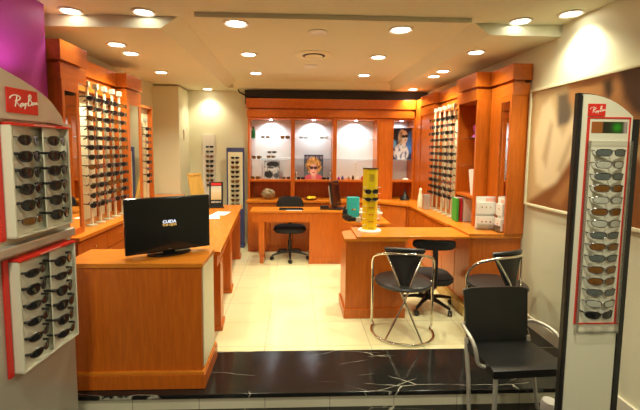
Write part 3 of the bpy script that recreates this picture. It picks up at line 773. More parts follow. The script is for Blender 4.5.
# posters
def ell(u, v, cx_, cy_, rx, ry): return ((u-cx_)/rx)**2+((v-cy_)/ry)**2
def sstep(d, k=.15): return max(0, min(1, (1-d)/k+.5))
def mixc(a, b_, t): return tuple(x*(1-t)+y*t for x, y in zip(a, b_))
from mathutils import noise
def nz3(u, v, f, k=0): return noise.noise(Vector((u*f, v*f, k)))
def redhead(u, v):
    c = mixc((.14, .17, .20), (.03, .03, .06), v)
    if v > .84 and v < .95: c = mixc(c, (.42, .30, .32), .8 if nz3(u, 0, 22) > 0 else 0)
    h = nz3(u, v, 9)+.5*nz3(u*2.5, v, 14, 3)
    c = mixc(c, (.62, .10, .14), sstep(ell(u, v, .5, -.08, .62, .30)))
    d = ell(u, v, .5, .55, .40+.06*h, .36+.05*h)
    c = mixc(c, mixc((.20, .05, .012), (.85, .45, .12), max(0, min(1, .5+h*1.3))), sstep(d, .3))
    c = mixc(c, (.72, .30, .26), sstep(ell(u, v, .5, .14, .13, .18), .4))
    c = mixc(c, mixc((.90, .52, .44), (.62, .24, .16), abs(u-.45)*3), sstep(ell(u, v, .5, .40, .21, .26), .35))
    for sx in (.39, .60): c = mixc(c, (.09, .02, .03), sstep(ell(u, v, sx, .47, .105, .065), .4))
    c = mixc(c, (.50, .02, .05), sstep(ell(u, v, .5, .27, .075, .022), .8))
    f = sstep(ell(u, v, .42, .72, .28, .13), .9)
    return mixc(c, (.62, .28, .07), f*.6)
def bwphoto(u, v):
    h = nz3(u, v, 7, 5)
    c = (.55, .58, .60) if h > -.1 else (.25, .27, .28)
    c = mixc(c, (.025, .025, .03), sstep(ell(u, v, .58+.05*h, .80, .42, .17+.05*h), .4))
    c = mixc(c, (.60, .62, .63), sstep(ell(u, v, .50, .56, .26, .13), .5))
    c = mixc(c, (.06, .06, .06), sstep(ell(u, v, .42, .62, .24, .05), .6))
    c = mixc(c, (.02, .02, .02), sstep(ell(u, v, .28, .24, .30, .20+.1*h), .4))
    c = mixc(c, (.10, .10, .11), sstep(ell(u, v, .80, .18, .22, .14), .6))
    return c
def blonde(u, v):
    h = nz3(u, v, 8, 9)
    c = mixc((.008, .012, .04), (.05, .12, .35), max(0, h))
    c = mixc(c, (.12, .45, .95), sstep(ell(u, v, .04, .50, .14, .13), .9))
    c = mixc(c, (.06, .25, .85), sstep(ell(u, v, .96, .55, .26, .34), .9))
    c = mixc(c, mixc((.30, .22, .14), (.75, .65, .5), max(0, min(1, .5+h))), sstep(ell(u, v, .50, .66, .22, .30), .4))
    c = mixc(c, mixc((.75, .78, .88), (.15, .2, .4), max(0, min(1, h*3))), sstep(ell(u, v, .45, .22, .40, .28), .4))
    c = mixc(c, (.88, .80, .74), sstep(ell(u, v, .64, .72, .15, .20), .35))
    c = mixc(c, (.80, .74, .72), sstep(ell(u, v, .60, .50, .09, .10), .4))
    for sx, sy in ((.56, .74), (.72, .75)): c = mixc(c, (.01, .01, .01), sstep(ell(u, v, sx, sy, .09, .05), .5))
    c = mixc(c, (.4, .05, .08), sstep(ell(u, v, .66, .62, .05, .015), .8))
    return c
def framed_print(name, w, h, fn, loc, label, rz=0, tilt=-6, nu=40, nv=50, back='black'):
    t = thing(name, label, 'picture', loc, rz); t.rotation_euler = (R(tilt), 0, rz)
    MB().box(-w/2-.004, w/2+.004, .0035, .014, 0, h+.004).build('backing_board', back, t)
    grid_print('print', w, h, nu, nv, fn, t)
    return t
framed_print('photo_print', .235, .29, bwphoto, (-.37, 6.06, 1.106), 'black and white photograph standing in the leftmost lit cabinet')
framed_print('photo_print', .30, .39, redhead, (.30, 6.04, 1.106), 'colour portrait of a red haired woman in the second lit cabinet')
framed_print('photo_print', .305, .50, blonde, (1.715, 6.0, 1.434), 'blue poster of a blonde woman in sunglasses in the corner cabinet', 0, -2)

# shelf items
GB = lambda k, x, y, z, l, rz=0: glasses(k, (x, y, z), R(rz), l, 'glasses shown in the lit back cabinets', 1.12)
zg = 1.753; zm = 1.433; zf = 1.105
GB('amber', -.47, 5.99, zg+.018, 'pale framed glasses left of two pairs on the upper left glass shelf')
GB('tort', -.16, 5.99, zg+.018, 'brown glasses right of two pairs on the upper left glass shelf')
GB('clear', .13, 5.99, zg+.018, 'pale glasses left of two pairs on the upper shelf above the red haired portrait', -10)
GB('clear', .46, 5.99, zg+.018, 'pale glasses right of two pairs on the upper shelf above the red haired portrait', 8)
GB('tort', -.61, 5.99, zm+.018, 'brown sunglasses on the middle glass shelf, far left')
GB('grey', -.37, 6.03, zm+.10, 'upper of two grey glasses stacked on clear stand above the photograph')
GB('amber', -.38, 6.01, zm+.03, 'lower of two glasses stacked on clear stand above the photograph')
GB('tort', -.63, 5.99, zf+.022, 'brown sunglasses at the left foot of the black and white photograph')
GB('optical', -.14, 5.99, zf+.022, 'reddish sunglasses at the right foot of the black and white photograph', 12)
GB('dark', .09, 5.99, zf+.018, 'dark sunglasses at the left foot of the red haired portrait')
GB('dark', .50, 5.97, zf+.018, 'dark sunglasses at the right foot of the red haired portrait')
tag(MB().tube([(-.38, 6.05, zm+.001), (-.38, 6.05, zm+.12)], .006, 8).build('clear_stand', 'acrylic_pole'), 'short clear stand holding two grey glasses in the leftmost cabinet', 'stand')
bt = thing('bottle', 'dark green bottle on the top glass shelf of the leftmost cabinet', 'bottle', (-.655, 6.0, zg))
MB().lathe([(.030, .001), (.033, .01), (.033, .10), (.026, .125), (.013, .14), (.013, .155), (.0, .156)], seg=18).build('body', 'bottle_green', bt, True)
MB().lathe([(.015, .156), (.015, .178), (0, .178)], seg=14).build('cap', 'black', bt, True)
for (x, y, z, l) in ((.015, 5.98, zf, 'small silver figurine at the left side of the second lit cabinet'), (.565, 5.98, zf, 'small silver figurine at the right side of the second lit cabinet')):
    tag(MB().lathe([(.026, z+.001), (.028, z+.01), (.010, z+.03), (.022, z+.08), (.016, z+.11), (.006, z+.12), (.014, z+.145), (0, z+.165)], x, y, 14).build('figurine', 'silver_pack', None, True), l, 'ornament', 'silver figurines beside the portrait')
tag(MB().lathe([(.03, zf+.001), (.03, zf+.006), (.006, zf+.01), (.006, zf+.25), (.04, zf+.26), (0, zf+.27)], .97, 6.0, 14).xf(Matrix.Identity(4)).build('clear_stand', 'acrylic_pole', None, True), 'tiny pale glasses stand in the third lit cabinet', 'stand')
for k, (x, m_, h) in enumerate([(.70, 'purple', .03), (.76, 'blue', .045), (.86, 'brass', .03), (.93, 'frame_tort', .05), (1.0, 'white', .035), (1.08, 'crimson', .04)]):
    tag(MB().lathe([(.018, zf+.001), (.022, zf+.01), (.020, zf+h), (.010, zf+h+.008), (.010, zf+h+.02), (0, zf+h+.02)], x, 5.99, 14).build('perfume_bottle', m_, None, True), ['tiny purple perfume bottle beside the computer monitor top', 'tiny blue perfume bottle on the third cabinet shelf', 'tiny brass coloured perfume bottle on the third cabinet shelf', 'tiny dark brown perfume bottle on the third cabinet shelf', 'tiny white perfume bottle on the third cabinet shelf', 'tiny red perfume bottle behind the yellow column'][k], 'bottle', 'small bottles in the third lit cabinet')
# niche ornaments
b = MB(); bmesh.ops.create_icosphere(b.bm, subdivisions=3, radius=.085)
for v in b.bm.verts:
    n = v.co.normalized(); v.co *= 1+.12*math.sin(n.x*11)*math.sin(n.z*9+1)+.08*math.sin(n.y*17); v.co.x *= 1.1; v.co.z *= .95
    if n.x > .5: v.co.x += .04*(n.x-.5)
b.xf(Matrix.Translation((-.42, 5.87, .802+.088)))
tag(b.build('shell_ornament', 'shell', None, True), 'brown mottled shell ornament in the niche behind the office chair', 'ornament')
dsh = thing('shallow_dish', 'shallow yellow dish of small items in the niche right of the chair', 'dish', (.25, 5.84, .801))
MB().lathe([(.03, .001), (.05, .004), (.11, .025), (.105, .026), (.04, .010), (0, .010)], seg=24).build('dish', 'brass', dsh, True)
for k in range(9):
    a = k*2.4; rr_ = .018*math.sqrt(k)+.01
    b = MB(); bmesh.ops.create_icosphere(b.bm, subdivisions=2, radius=.018); b.xf(Matrix.Translation((.25+rr_*math.cos(a), 5.84+rr_*math.sin(a), .835)))
    tag(b.build('wrapped_sweet', 'yellow', None, True), 'small yellow wrapped sweet heaped in the shallow dish', 'sweet', 'sweets in the shallow dish')
tag(MB().lathe([(.075, .803), (.07, .83), (.02, .90), (.008, .96), (0, .98)], 1.74, 5.86, 18).build('lamp_ornament', 'black', None, True), 'dark pointed ornament in the shadowy corner niche', 'ornament')
tag(MB().lathe([(.025, 1.106), (.05, 1.112), (.04, 1.13), (0, 1.14)], 1.78, 5.99, 16).build('trinket', 'white', None, True), 'small white trinket below the blue poster', 'ornament')

# ------------------------------------------------------------ back wall racks, easel
ws = thing('wall_rack', 'narrow white wall strip with a column of sunglasses on the back wall', 'rack', (-1.41, YB-.004, .75))
MB().box(-.10, .10, -.02, 0, 0, 1.06, .003).build('strip_panel', 'white', ws)
for k in range(9): MB().tube([(0, -.02, .86-k*.078+.004), (0, -.05, .86-k*.078+.006)], .003, 6).build('peg', 'white', ws)
for k in range(9):
    kd = ['dark', 'metal', 'tort', 'black', 'black', 'tort', 'black', 'tort', 'metal'][k]
    glasses(kd, (-1.39, 6.195, 1.61-k*.078), 0, '%s, %s on the white strip of the back wall' % (' '.join(KINDS[kd][2].split()[:3]), ordn(k, 9)), 'sunglasses on the white strip of the back wall', .95)
bs = thing('display_stand', 'blue framed floor stand of sunglasses against the back wall', 'display stand', (-.95, 6.05, 0))
MB().box(-.14, .14, .005, .05, .002, 1.60, .003).build('body', 'blue', bs)
MB().box(-.115, .115, -.004, .005, .62, 1.53, .001).build('cream_insert', 'cream', bs)
MB().box(-.14, .14, -.08, .12, .002, .03, .003).build('foot', 'blue', bs)
for k in range(12): MB().tube([(0, -.004, 1.44-k*.075+.004), (0, -.035, 1.44-k*.075+.006)], .003, 6).build('peg', 'white', bs)
for k in range(12):
    kd = ['dark', 'metal', 'tort', 'black', 'dark', 'tort', 'black', 'dark', 'metal', 'tort', 'black', 'dark'][k]
    glasses(kd, (-.95, 6.0, 1.44-k*.075), 0, '%s, %s on the blue floor stand' % (' '.join(KINDS[kd][2].split()[:3]), ordn(k, 12)), 'sunglasses on the blue framed floor stand')
es = thing('easel_board', 'leaning pale wooden display board behind the left desk', 'display board', (-1.36, 5.42, .762), R(25))
es.rotation_euler = (R(-12), 0, R(62))
b = MB(); b.box(-.13, -.10, -.012, .012, 0, .46, .003); b.box(.10, .13, -.012, .012, 0, .46, .003); b.box(-.13, .13, -.012, .012, .44, .48, .003); b.box(-.13, .13, -.012, .012, 0, .03, .003); b.build('frame', 'wood_light', es)
MB().box(-.10, .10, -.003, .006, .03, .44).build('panel', 'wood_light', es)

# counter-top leaflet sign on left desk
ps = thing('counter_sign', 'black framed picture sign with a red header on the left desk', 'sign', (-1.10, 5.28, .762), R(8))
ps.rotation_euler = (R(-8), 0, R(8))
MB().box(-.095, .095, 0, .02, .0, .36, .003).build('frame', 'black', ps)
MB().box(-.07, .07, -.003, 0, .31, .345).build('red_header', 'red', ps)
def sand(u, v): return mixc((.60, .45, .20), (.72, .70, .55), v) if v < .6 else mixc((.70, .66, .48), (.45, .55, .6), (v-.6)*1.5)
o = grid_print('picture', .14, .19, 14, 16, sand, ps, .001); o.location = (0, -.002, .11)
d = MB()
for k in range(7): d.box(-.064+k*.019, -.053+k*.019, -.003, 0, .07, .085)
d.build('white_marks', 'white', ps)
MB().box(-.11, .11, -.05, .07, -.001, .012, .003).build('base', 'black', ps)
for i, (x, y, rz, l) in enumerate([(-1.00, 4.55, 12, 'white sheet of paper on the left desk before the sign'), (-.94, 4.80, -8, 'second white sheet lying nearer the left desk edge')]):
    o = MB().box(-.09, .09, -.13, .13, 0, .003).build('paper_sheet', 'paper'); o.location = (x, y, .761+.0*i); o.rotation_euler.z = R(rz); tag(o, l, 'paper')
# thermostat
th = thing('thermostat', 'small white wall switch on the side of the white pillar', 'switch', (-1.724, 5.95, 1.74))
MB().box(0, .018, -.035, .035, 0, .13, .004).build('plate', 'white', th); MB().box(.018, .024, -.018, .018, .03, .09, .002).build('rocker', 'cream', th)

# ------------------------------------------------------------ back desk stuff
mo = thing('computer_monitor', 'black computer seen from the side on the back desk', 'computer', (.60, 5.30, .745), R(63))
MB().box(-.16, .16, -.012, .012, .035, .40, .006).build('panel', 'black', mo).rotation_euler = (R(-8), 0, 0)
MB().box(-.145, .145, -.0135, -.012, .06, .385).build('screen', 'screen', mo).rotation_euler = (R(-8), 0, 0)
MB().box(-.12, .12, .014, .05, .08, .34, .012).build('rear_housing', 'grey_metal', mo).rotation_euler = (R(-8), 0, 0)
MB().box(-.12, .12, -.10, .11, .001, .014, .004).build('base', 'black', mo); MB().box(-.03, .03, .01, .04, .014, .12, .004).build('neck', 'black', mo)
kb = thing('keyboard', 'low black keyboard and rest on the back desk before the chair', 'keyboard', (-.05, 5.22, .746))
MB().box(-.17, .17, -.06, .06, 0, .014, .004).build('case', 'black', kb); k_ = MB()
for i in range(12):
    for j in range(4): k_.box(-.155+i*.026, -.134+i*.026, -.05+j*.026, -.029+j*.026, .014, .019)
k_.build('keys', 'black_gloss', kb)
tag(MB().box(-.12, .10, 5.125, 5.155, .7455, .7485).build('paper_sheet', 'paper'), 'white paper strip at the front edge of the back desk', 'paper')
tag(MB().box(-.06, .06, -.035, .035, 0, .05, .008).xf(Matrix.Translation((.42, 5.26, .746))).build('card_reader', 'black'), 'small black device beside the computer on the back desk', 'device')

# peninsula stuff
tb = thing('shopping_bag', 'upright teal paper bag on the rounded desk', 'bag', (.72, 4.60, .746), R(8))
MB().box(-.075, .075, -.03, .03, 0, .26, .004).build('bag', 'teal', tb); MB().box(-.025, .025, -.0315, -.030, .10, .115).build('small_print', 'brass', tb)
ph = thing('telephone', 'black desk telephone in front of the teal bag', 'telephone', (.66, 4.42, .746), R(20))
MB().box(-.05, .05, -.06, .06, 0, .045, .008).build('body', 'black', ph); MB().box(-.048, -.018, -.075, .075, .045, .075, .01).build('handset', 'black', ph); MB().box(.0, .04, -.03, .02, .045, .05).build('keypad', 'lens_grey', ph)
tag(MB().lathe([(.03, .747), (.034, .76), (.03, .85), (.012, .87), (.012, .90), (0, .90)], .615, 4.55, 16).build('bottle', 'lens_dark', None, True), 'small dark bottle at the left edge of the rounded desk', 'bottle')
tag(MB().lathe([(.025, .747), (.03, .75), (.03, .80), (.0, .80)], .745, 4.33, 16).build('cup', 'lens_clear', None, True), 'pale blue grey cup beside the telephone', 'cup')
bk = thing('basket', 'white basket of small packets behind the yellow column', 'basket', (.92, 4.48, .746))
MB().lathe([(.10, .001), (.115, .02), (.14, .09), (.132, .09), (.10, .02), (0, .018)], seg=26).build('bowl', 'white', bk, True)
for k in range(12):
    a = k*2.39; rr_ = .035*math.sqrt(k)
    b = MB(); b.box(-.03, .03, -.018, .018, -.018, .018, .006); b.xf(Matrix.Translation((.92+rr_*math.cos(a), 4.48+rr_*math.sin(a), .746+.135-.02*(k > 5))) @ Matrix.Rotation(k, 4, 'Z') @ Matrix.Rotation(k*.7, 4, 'X'))
    tag(b.build('small_packet', ['white', 'cream', 'lens_clear'][k % 3]), 'small pale packet piled in the white basket', 'packet', 'packets in the white basket')

# yellow column
yc = thing('display_column', 'bright yellow sunglasses column on a white round base on the sales desk', 'display stand', (.745, 3.68, .787))
MB().lathe([(.115, .001), (.115, .012), (.10, .02), (.0, .02)], seg=32).build('base', 'white', yc, True)
MB().lathe([(.075, .02), (.075, .615), (0, .615)], seg=6).build('column', 'yellow', yc)
MB().lathe([(.079, .615), (.079, .628), (0, .628)], seg=6).build('top_cap', 'frame_tort', yc)
c = MB()
for j in range(6):
    for i in range(4): c.box(-.022+i*.012, -.014+i*.012, -.0665, -.0655, .50+j*.012, .506+j*.012)
c.build('printed_emblem', 'brass', yc)
for k in range(7):
    z = .44-k*.062
    for s in (-1, 1): MB().tube([(s*.05, -.05, z), (s*.085, -.075, z+.004)], .003, 6).build('side_peg', 'white', yc)
for k in (2, 3, 4, 5, 6):
    z = .44-k*.068
    MB().box(-.022, -.004, -.0675, -.0652, z, z+.008).build('size_mark', 'crimson' if k in (3, 4, 5) else 'brass', yc); MB().box(.004, .022, -.0675, -.0652, z, z+.008).build('size_mark', 'crimson' if k in (3, 4, 5) else 'brass', yc)
glasses('black', (.745, 3.595, .787+.40), 0, 'upper black sunglasses on the yellow column', 'sunglasses on the yellow column')
glasses('wrap', (.745, 3.595, .787+.325), 0, 'lower narrow black sunglasses on the yellow column', 'sunglasses on the yellow column')

# right counter: books, leaflet holders, figurines
def book(x, y, w, d, h, m, label, rz=0):
    t = thing('brochure_box', label, 'book', (x, y, .801), R(rz))
    MB().box(-w/2, w/2, -d/2, d/2, 0, h, .003).build('cover', m, t)
    MB().box(-w/2+.006, w/2-.006, -d/2+.004, d/2-.006, h, h+.002).build('pages', 'paper', t)
book(1.808, 4.14, .028, .12, .262, 'green', 'upright green book on the right worktop')
book(1.853, 4.14, .022, .12, .262, 'crimson', 'upright red book between the green and white ones')
book(1.930, 4.14, .105, .12, .262, 'white', 'upright white book box beside the leaflet holder')
def leaflet_holder(x, y, z, rz, label, w=.17):
    t = thing('leaflet_holder', label, 'leaflet holder', (x, y, z), R(rz)); t.scale = (1, 1, 1.1)
    MB().box(-w/2, w/2, .02, .026, 0, .30, .001).build('back_plate', 'white', t)
    for q, z0 in enumerate((.015, .145)):
        MB().box(-w/2+.004, w/2-.004, -.01+q*.008, .018, z0, z0+.105, .001).build('leaflets', 'white', t)
        for k in range(3 if w > .12 else 1): MB().lathe([(.007, 0), (.007, .001), (0, .001)], seg=10).xf(Matrix.Translation(((k-1)*.04 if w > .12 else 0, -.0102+q*.008, z0+.06)) @ Matrix.Rotation(PI/2, 4, 'X')).build('printed_dot', 'frame_red' if q == 0 else 'brass', t)
    MB().box(-.0, w/2-.01, .017, .0195, .255, .285).build('red_picture', 'pinkish', t)
    MB().box(-w/2, w/2, -.014, -.0125, .0, .06).build('clear_pocket', 'acrylic', t)
leaflet_holder(1.882, 3.60, .8125, -6, 'white two tier leaflet holder with round dots on the right counter', .185)
leaflet_holder(1.955, 3.50, .8125, -84, 'smaller white leaflet holder standing in for a reflection in the mirror cabinet', .10)  # second holder imitates the first one's mirror reflection
tag(MB().lathe([(.035, .802), (.038, .82), (.032, .95), (.016, 1.02), (.020, 1.05), (0, 1.075)], 1.73, 5.10, 18).build('statuette', 'cream', None, True), 'slender cream statuette at the far end of the right worktop', 'ornament')
tag(MB().box(-.045, .045, -.035, .035, 0, .20, .005).xf(Matrix.Translation((1.755, 4.93, .802))).build('gift_box', 'silver_pack'), 'silver patterned box beside the cream statuette', 'box')

# ------------------------------------------------------------ chairs
def catmull(P_, k=6): return smooth_line([tuple(q) for q in P_], k)
def armchair():
    t = thing('armchair', 'black plastic armchair with grey metal legs in the foreground', 'chair', (1.385, 2.22, ZL), R(3))
    t.scale = (1.06, 1.0, .985)
    # local front = -Y, back = +Y
    zs = .445
    # seat: dished slab
    b = MB(); n = 12; Tv = []; Bv = []
    W2 = lambda v: .222-.012*v
    for j in range(n+1):
        rowt = []; rowb = []
        for i in range(n+1):
            u = i/n*2-1; v = j/n
            x = W2(v)*u; y = -.165+v*.345
            z = zs-.016*(1-u*u)*math.sin(PI*min(1, v*1.05))+.004-.03*v*(0.6)
            if v < .12: z -= .012*(1-v/.12)**2
            rowt.append(b.bm.verts.new((x, y, z))); rowb.append(b.bm.verts.new((x*.98, y+.006*(1 if v < .5 else -1), z-.028-(.022 if v < .06 or abs(u) > .95 or v > .95 else 0))))
        Tv.append(rowt); Bv.append(rowb)
    for j in range(n):
        for i in range(n):
            b.bm.faces.new((Tv[j][i], Tv[j][i+1], Tv[j+1][i+1], Tv[j+1][i])); b.bm.faces.new((Bv[j][i], Bv[j+1][i], Bv[j+1][i+1], Bv[j][i+1]))
    for i in range(n):
        b.bm.faces.new((Tv[0][i], Bv[0][i], Bv[0][i+1], Tv[0][i+1])); b.bm.faces.new((Tv[n][i], Tv[n][i+1], Bv[n][i+1], Bv[n][i]))
        b.bm.faces.new((Tv[i][0], Tv[i+1][0], Bv[i+1][0], Bv[i][0])); b.bm.faces.new((Tv[i][n], Bv[i][n], Bv[i+1][n], Tv[i+1][n]))
    b.build('seat', 'black', t, True)
    # back
    b = MB(); n = 10; F = []; K = []
    for j in range(n+1):
        fr = []; kr = []
        for i in range(n+1):
            u = i/n*2-1; v = j/n
            x = (.200+.016*v)*u; z = zs-.04+v*.385
            if v > .9 and abs(u) > .8: z -= .01*((abs(u)-.8)/.2)**2*((v-.9)/.1)
            y = .172+.055*v+.018*(1-u*u)
            fr.append(b.bm.verts.new((x, y, z))); kr.append(b.bm.verts.new((x, y+.014, z)))
        F.append(fr); K.append(kr)
    for j in range(n):
        for i in range(n):
            b.bm.faces.new((F[j][i], F[j][i+1], F[j+1][i+1], F[j+1][i])); b.bm.faces.new((K[j][i], K[j+1][i], K[j+1][i+1], K[j][i+1]))
        b.bm.faces.new((F[j][0], F[j+1][0], K[j+1][0], K[j][0])); b.bm.faces.new((F[j][n], K[j][n], K[j+1][n], F[j+1][n]))
    for i in range(n):
        b.bm.faces.new((F[0][i], K[0][i], K[0][i+1], F[0][i+1])); b.bm.faces.new((F[n][i], F[n][i+1], K[n][i+1], K[n][i]))
    b.build('backrest', 'black', t, True)
    for s in (-1, 1):
        MB().tube([(s*.19, -.135, zs-.035), (s*.195, -.145, zs*.5), (s*.20, -.15, .002)], [.013, .013, .011], 12).build('leg', 'grey_metal', t, True)
        MB().tube([(s*.205, .185, zs+.02), (s*.21, .17, zs-.05), (s*.215, .12, zs*.5), (s*.225, .075, .002)], [.013, .013, .013, .011], 12).build('leg', 'grey_metal', t, True)
        # arm: from back side forward then down to the seat side
        P_ = [(s*.205, .215, zs+.105), (s*.238, .18, zs+.122), (s*.262, .10, zs+.128), (s*.270, .02, zs+.118), (s*.270, -.03, zs+.09), (s*.265, -.05, zs+.045), (s*.257, -.055, zs-.01), (s*.235, -.06, zs-.034), (s*.19, -.07, zs-.037)]
        MB().tube(catmull(P_), .0115, 12).build('armrest', 'grey_metal', t, True)
    return t
armchair()

def wire_chair(loc, rz, label):
    t = thing('tubular_chair', label, 'chair', loc, rz, 'chrome tubular chairs at the sales desk')
    # local: faces +Y; back towards -Y
    r = .012
    left = [(-.262, .09, .08), (-.262, .09, .46), (-.266, .08, .55), (-.262, .04, .625), (-.235, -.02, .68), (-.15, -.10, .72), (0, -.145, .735)]
    P_ = left+[(-x, y, z) for x, y, z in left[-2::-1]]
    MB().tube(catmull(P_), r, 10).build('hoop_rail', 'chrome', t, True)
    # base loop on the floor
    L_ = [(-.262, .09, .08), (-.262, .088, .045), (-.248, .07, r), (-.262, .03, r), (-.255, -.08, r), (-.19, -.19, r), (-.09, -.245, r), (0, -.255, r)]
    MB().tube(catmull(L_+[(-x, y, z) for x, y, z in L_[-2::-1]]), r*.95, 10).build('base_loop', 'chrome', t, True)
    for s in (-1, 1):
        P2 = [(s*.15, -.10, .722), (s*.07, -.16, .55), (s*.018, -.19, .40), (-s*.07, -.215, .2), (-s*.15, -.225, .018)]
        MB().tube(catmull(P2), r*.75, 10).build('cross_tube', 'chrome', t, True)
    # V-shaped back pad
    b = MB(); n = 8; F = []; K = []
    for j in range(n+1):
        v = j/n; z = .43+v*.315; hw = .02+.14*v; yy = -.175+.055*v
        F.append([b.bm.verts.new((hw*(i/4-1), yy+.03-.03*(1-(i/4-1)**2), z+(.014*(1-(i/4-1)**2) if j == n else 0))) for i in range(9)])
        K.append([b.bm.verts.new((hw*(i/4-1), yy+.052-.03*(1-(i/4-1)**2), z+(.014*(1-(i/4-1)**2) if j == n else 0))) for i in range(9)])
    for j in range(n):
        for i in range(8):
            b.bm.faces.new((F[j][i], F[j][i+1], F[j+1][i+1], F[j+1][i])); b.bm.faces.new((K[j][i], K[j+1][i], K[j+1][i+1], K[j][i+1]))
        b.bm.faces.new((F[j][0], F[j+1][0], K[j+1][0], K[j][0])); b.bm.faces.new((F[j][8], K[j][8], K[j+1][8], F[j+1][8]))
    for i in range(8):
        b.bm.faces.new((F[0][i], K[0][i], K[0][i+1], F[0][i+1])); b.bm.faces.new((F[n][i], F[n][i+1], K[n][i+1], K[n][i]))
    b.build('back_pad', 'leather', t, True)
    MB().tube(catmull([(-.16, -.075, .752), (-.09, -.115, .763), (0, -.135, .768), (.09, -.115, .763), (.16, -.075, .752)]), .017, 10).build('top_pad', 'leather', t, True)
    MB().lathe([(0, .425), (.20, .428), (.238, .440), (.246, .455), (.238, .468), (.19, .475), (0, .468)], 0, .01, 36).build('seat', 'leather', t, True)
    MB().tube([(-.262, .09, .44), (0, .09, .425), (.262, .09, .44)], .009, 8).build('seat_bar', 'chrome', t, True)
    return t
wire_chair((.945, 3.16, 0), R(-12), 'chrome tubular chair with black V back, left of the two at the desk')
wire_chair((1.735, 3.07, 0), R(21), 'chrome tubular chair half hidden behind the black armchair')

def office_chair(loc, rz, label, zback=.58, zseat=.42, bh=.165):
    t = thing('office_chair', label, 'chair', loc, rz, 'black swivel office chairs')
    # faces +Y, back at -Y
    for k in range(5):
        a = 2*PI*k/5+.35; c_, s_ = math.cos(a), math.sin(a)
        MB().tube([(0, 0, .105), (.12*c_, .12*s_, .10), (.26*c_, .26*s_, .072)], [.026, .020, .014], 8).build('base_arm', 'black', t, True)
        cs = MB()
        for e in (-.012, .012):
            d = Matrix.Translation((.27*c_, .27*s_, .028)) @ Matrix.Rotation(a+.6, 4, 'Z') @ Matrix.Translation((e, 0, 0)) @ Matrix.Rotation(PI/2, 4, 'Y')
            tmp = MB().lathe([(0, -.008), (.026, -.008), (.027, 0), (.026, .008), (0, .008)], seg=16); tmp.xf(d)
            me = bpy.data.meshes.new('tmp'); tmp.bm.to_mesh(me); cs.bm.from_mesh(me); tmp.bm.free(); bpy.data.meshes.remove(me)
        cs.tube([(.27*c_, .27*s_, .028), (.265*c_, .265*s_, .075)], .007, 8)
        cs.build('caster', 'black', t, True)
    MB().lathe([(.04, .09), (.04, .13), (.028, .14), (.028, .27), (.018, .27), (.018, zseat-.04), (0, zseat-.04)], seg=18).build('gas_column', 'black', t, True)
    MB().prism([(.235*math.copysign(abs(math.cos(a))**.75, math.cos(a)), .02+.225*math.copysign(abs(math.sin(a))**.75, math.sin(a))) for a in [2*PI*k/32 for k in range(32)]], zseat-.03, zseat+.035, 'z', .02).build('seat', 'black_fabric', t, True)
    MB().box(-.08, .08, -.1, .1, zseat-.055, zseat-.03, .004).build('mechanism', 'black', t)
    MB().tube([(0, -.05, zseat-.045), (0, -.20, zseat-.04), (0, -.265, zseat), (0, -.27, zback), (0, -.255, zback+.12)], .026, 8).build('back_bar', 'black', t, True)
    b = MB(); n = 12
    pts = [(.20*math.copysign(abs(math.cos(a))**.5, math.cos(a)), bh*math.copysign(abs(math.sin(a))**.6, math.sin(a))) for a in [2*PI*k/36 for k in range(36)]]
    b.prism(pts, -.03, .03, 'y', .016)
    for v in b.bm.verts: v.co.y += 1.2*v.co.x**2*1.0
    o = b.build('backrest', 'black_fabric', t, True); o.location = (0, -.235, zback+(.155 if bh > .1 else .168))
    return t
office_chair((1.36, 3.68, 0), R(-8), 'black swivel chair tucked under the sales desk', .53, .31, .048)
office_chair((-.07, 5.40, 0), R(180), 'black swivel chair behind the back desk', .56, .44)

# small pale block on the dark floor
ds = MB().lathe([(.055, ZL+.001), (.055, ZL+.06), (.045, ZL+.085), (0, ZL+.095)], 1.675, 2.27, 20).build('floor_bin', 'white', None, True)
tag(ds, 'small rounded off-white bin on the dark floor behind the armchair leg', 'bin')

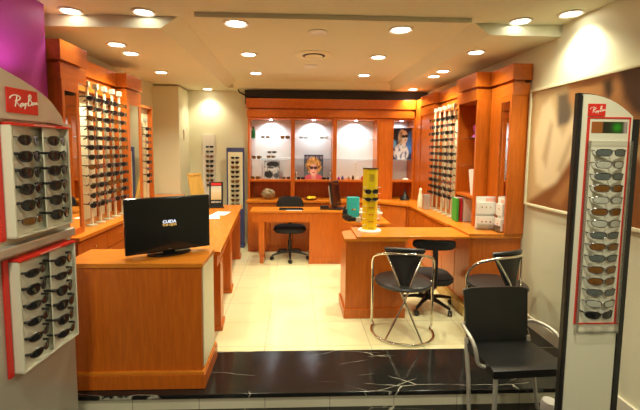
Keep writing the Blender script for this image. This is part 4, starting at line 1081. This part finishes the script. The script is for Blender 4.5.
# ------------------------------------------------------------ other lights
def area(name, loc, rot, size, e, col, sy=None):
    ld = bpy.data.lights.new(name, 'AREA'); ld.energy = e; ld.color = col; ld.size = size
    if sy: ld.shape = 'RECTANGLE'; ld.size_y = sy
    lo = bpy.data.objects.new(name, ld); COL.objects.link(lo); lo.location = loc; lo.rotation_euler = rot; return lo
def spot(name, loc, target, e, col, ang, blend=.8, soft=.03):
    ld = bpy.data.lights.new(name, 'SPOT'); ld.energy = e; ld.color = col; ld.spot_size = R(ang); ld.spot_blend = blend; ld.shadow_soft_size = soft
    lo = bpy.data.objects.new(name, ld); COL.objects.link(lo); lo.location = loc
    lo.rotation_euler = (Vector(target)-Vector(loc)).to_track_quat('-Z', 'Y').to_euler(); return lo
# lamp over the purple-lit window wall, and unseen fill spots added to brighten the foreground
spot('window_spot', (-1.55, 2.30, 2.0), (-1.80, 2.50, 2.28), 9, (1, .8, .9), 70, 1)
for x, y in ((-.95, .9), (.95, .9), (-.9, -.7), (.9, -.7)):
    spot('front_fill_spot', (x, y, 2.58), (x*.9, y+.4, 0), 75, (1, .95, .70), 150, .8, .06)
w = bpy.data.worlds.new('World'); scn.world = w; w.use_nodes = True
w.node_tree.nodes['Background'].inputs[0].default_value = (1, .9, .75, 1); w.node_tree.nodes['Background'].inputs[1].default_value = .15

# ------------------------------------------------------------ camera
cd = bpy.data.cameras.new('Camera'); cam = bpy.data.objects.new('Camera', cd); COL.objects.link(cam)
cd.sensor_width = 36; cd.sensor_fit = 'HORIZONTAL'; cd.lens = 36*377/640
cd.shift_x = (320-310)/640; cd.shift_y = (180-205)/640; cd.clip_start = .02
yaw, pitch, roll = R(2.3), R(4.8), R(.5)
fw = Vector((math.sin(yaw)*math.cos(pitch), math.cos(yaw)*math.cos(pitch), -math.sin(pitch)))
r0 = Vector((math.cos(yaw), -math.sin(yaw), 0)); u0 = r0.cross(fw)
rr = r0*math.cos(roll)+u0*math.sin(roll); uu = -r0*math.sin(roll)+u0*math.cos(roll)
mw = Matrix((rr, uu, -fw)).transposed().to_4x4(); mw.translation = (0, 0, 1.6); cam.matrix_world = mw
scn.camera = cam
scn.view_settings.view_transform = 'Standard'; scn.view_settings.look = 'None'; scn.view_settings.gamma = 1; scn.view_settings.use_curve_mapping = False
scn.view_settings.exposure = 0.0
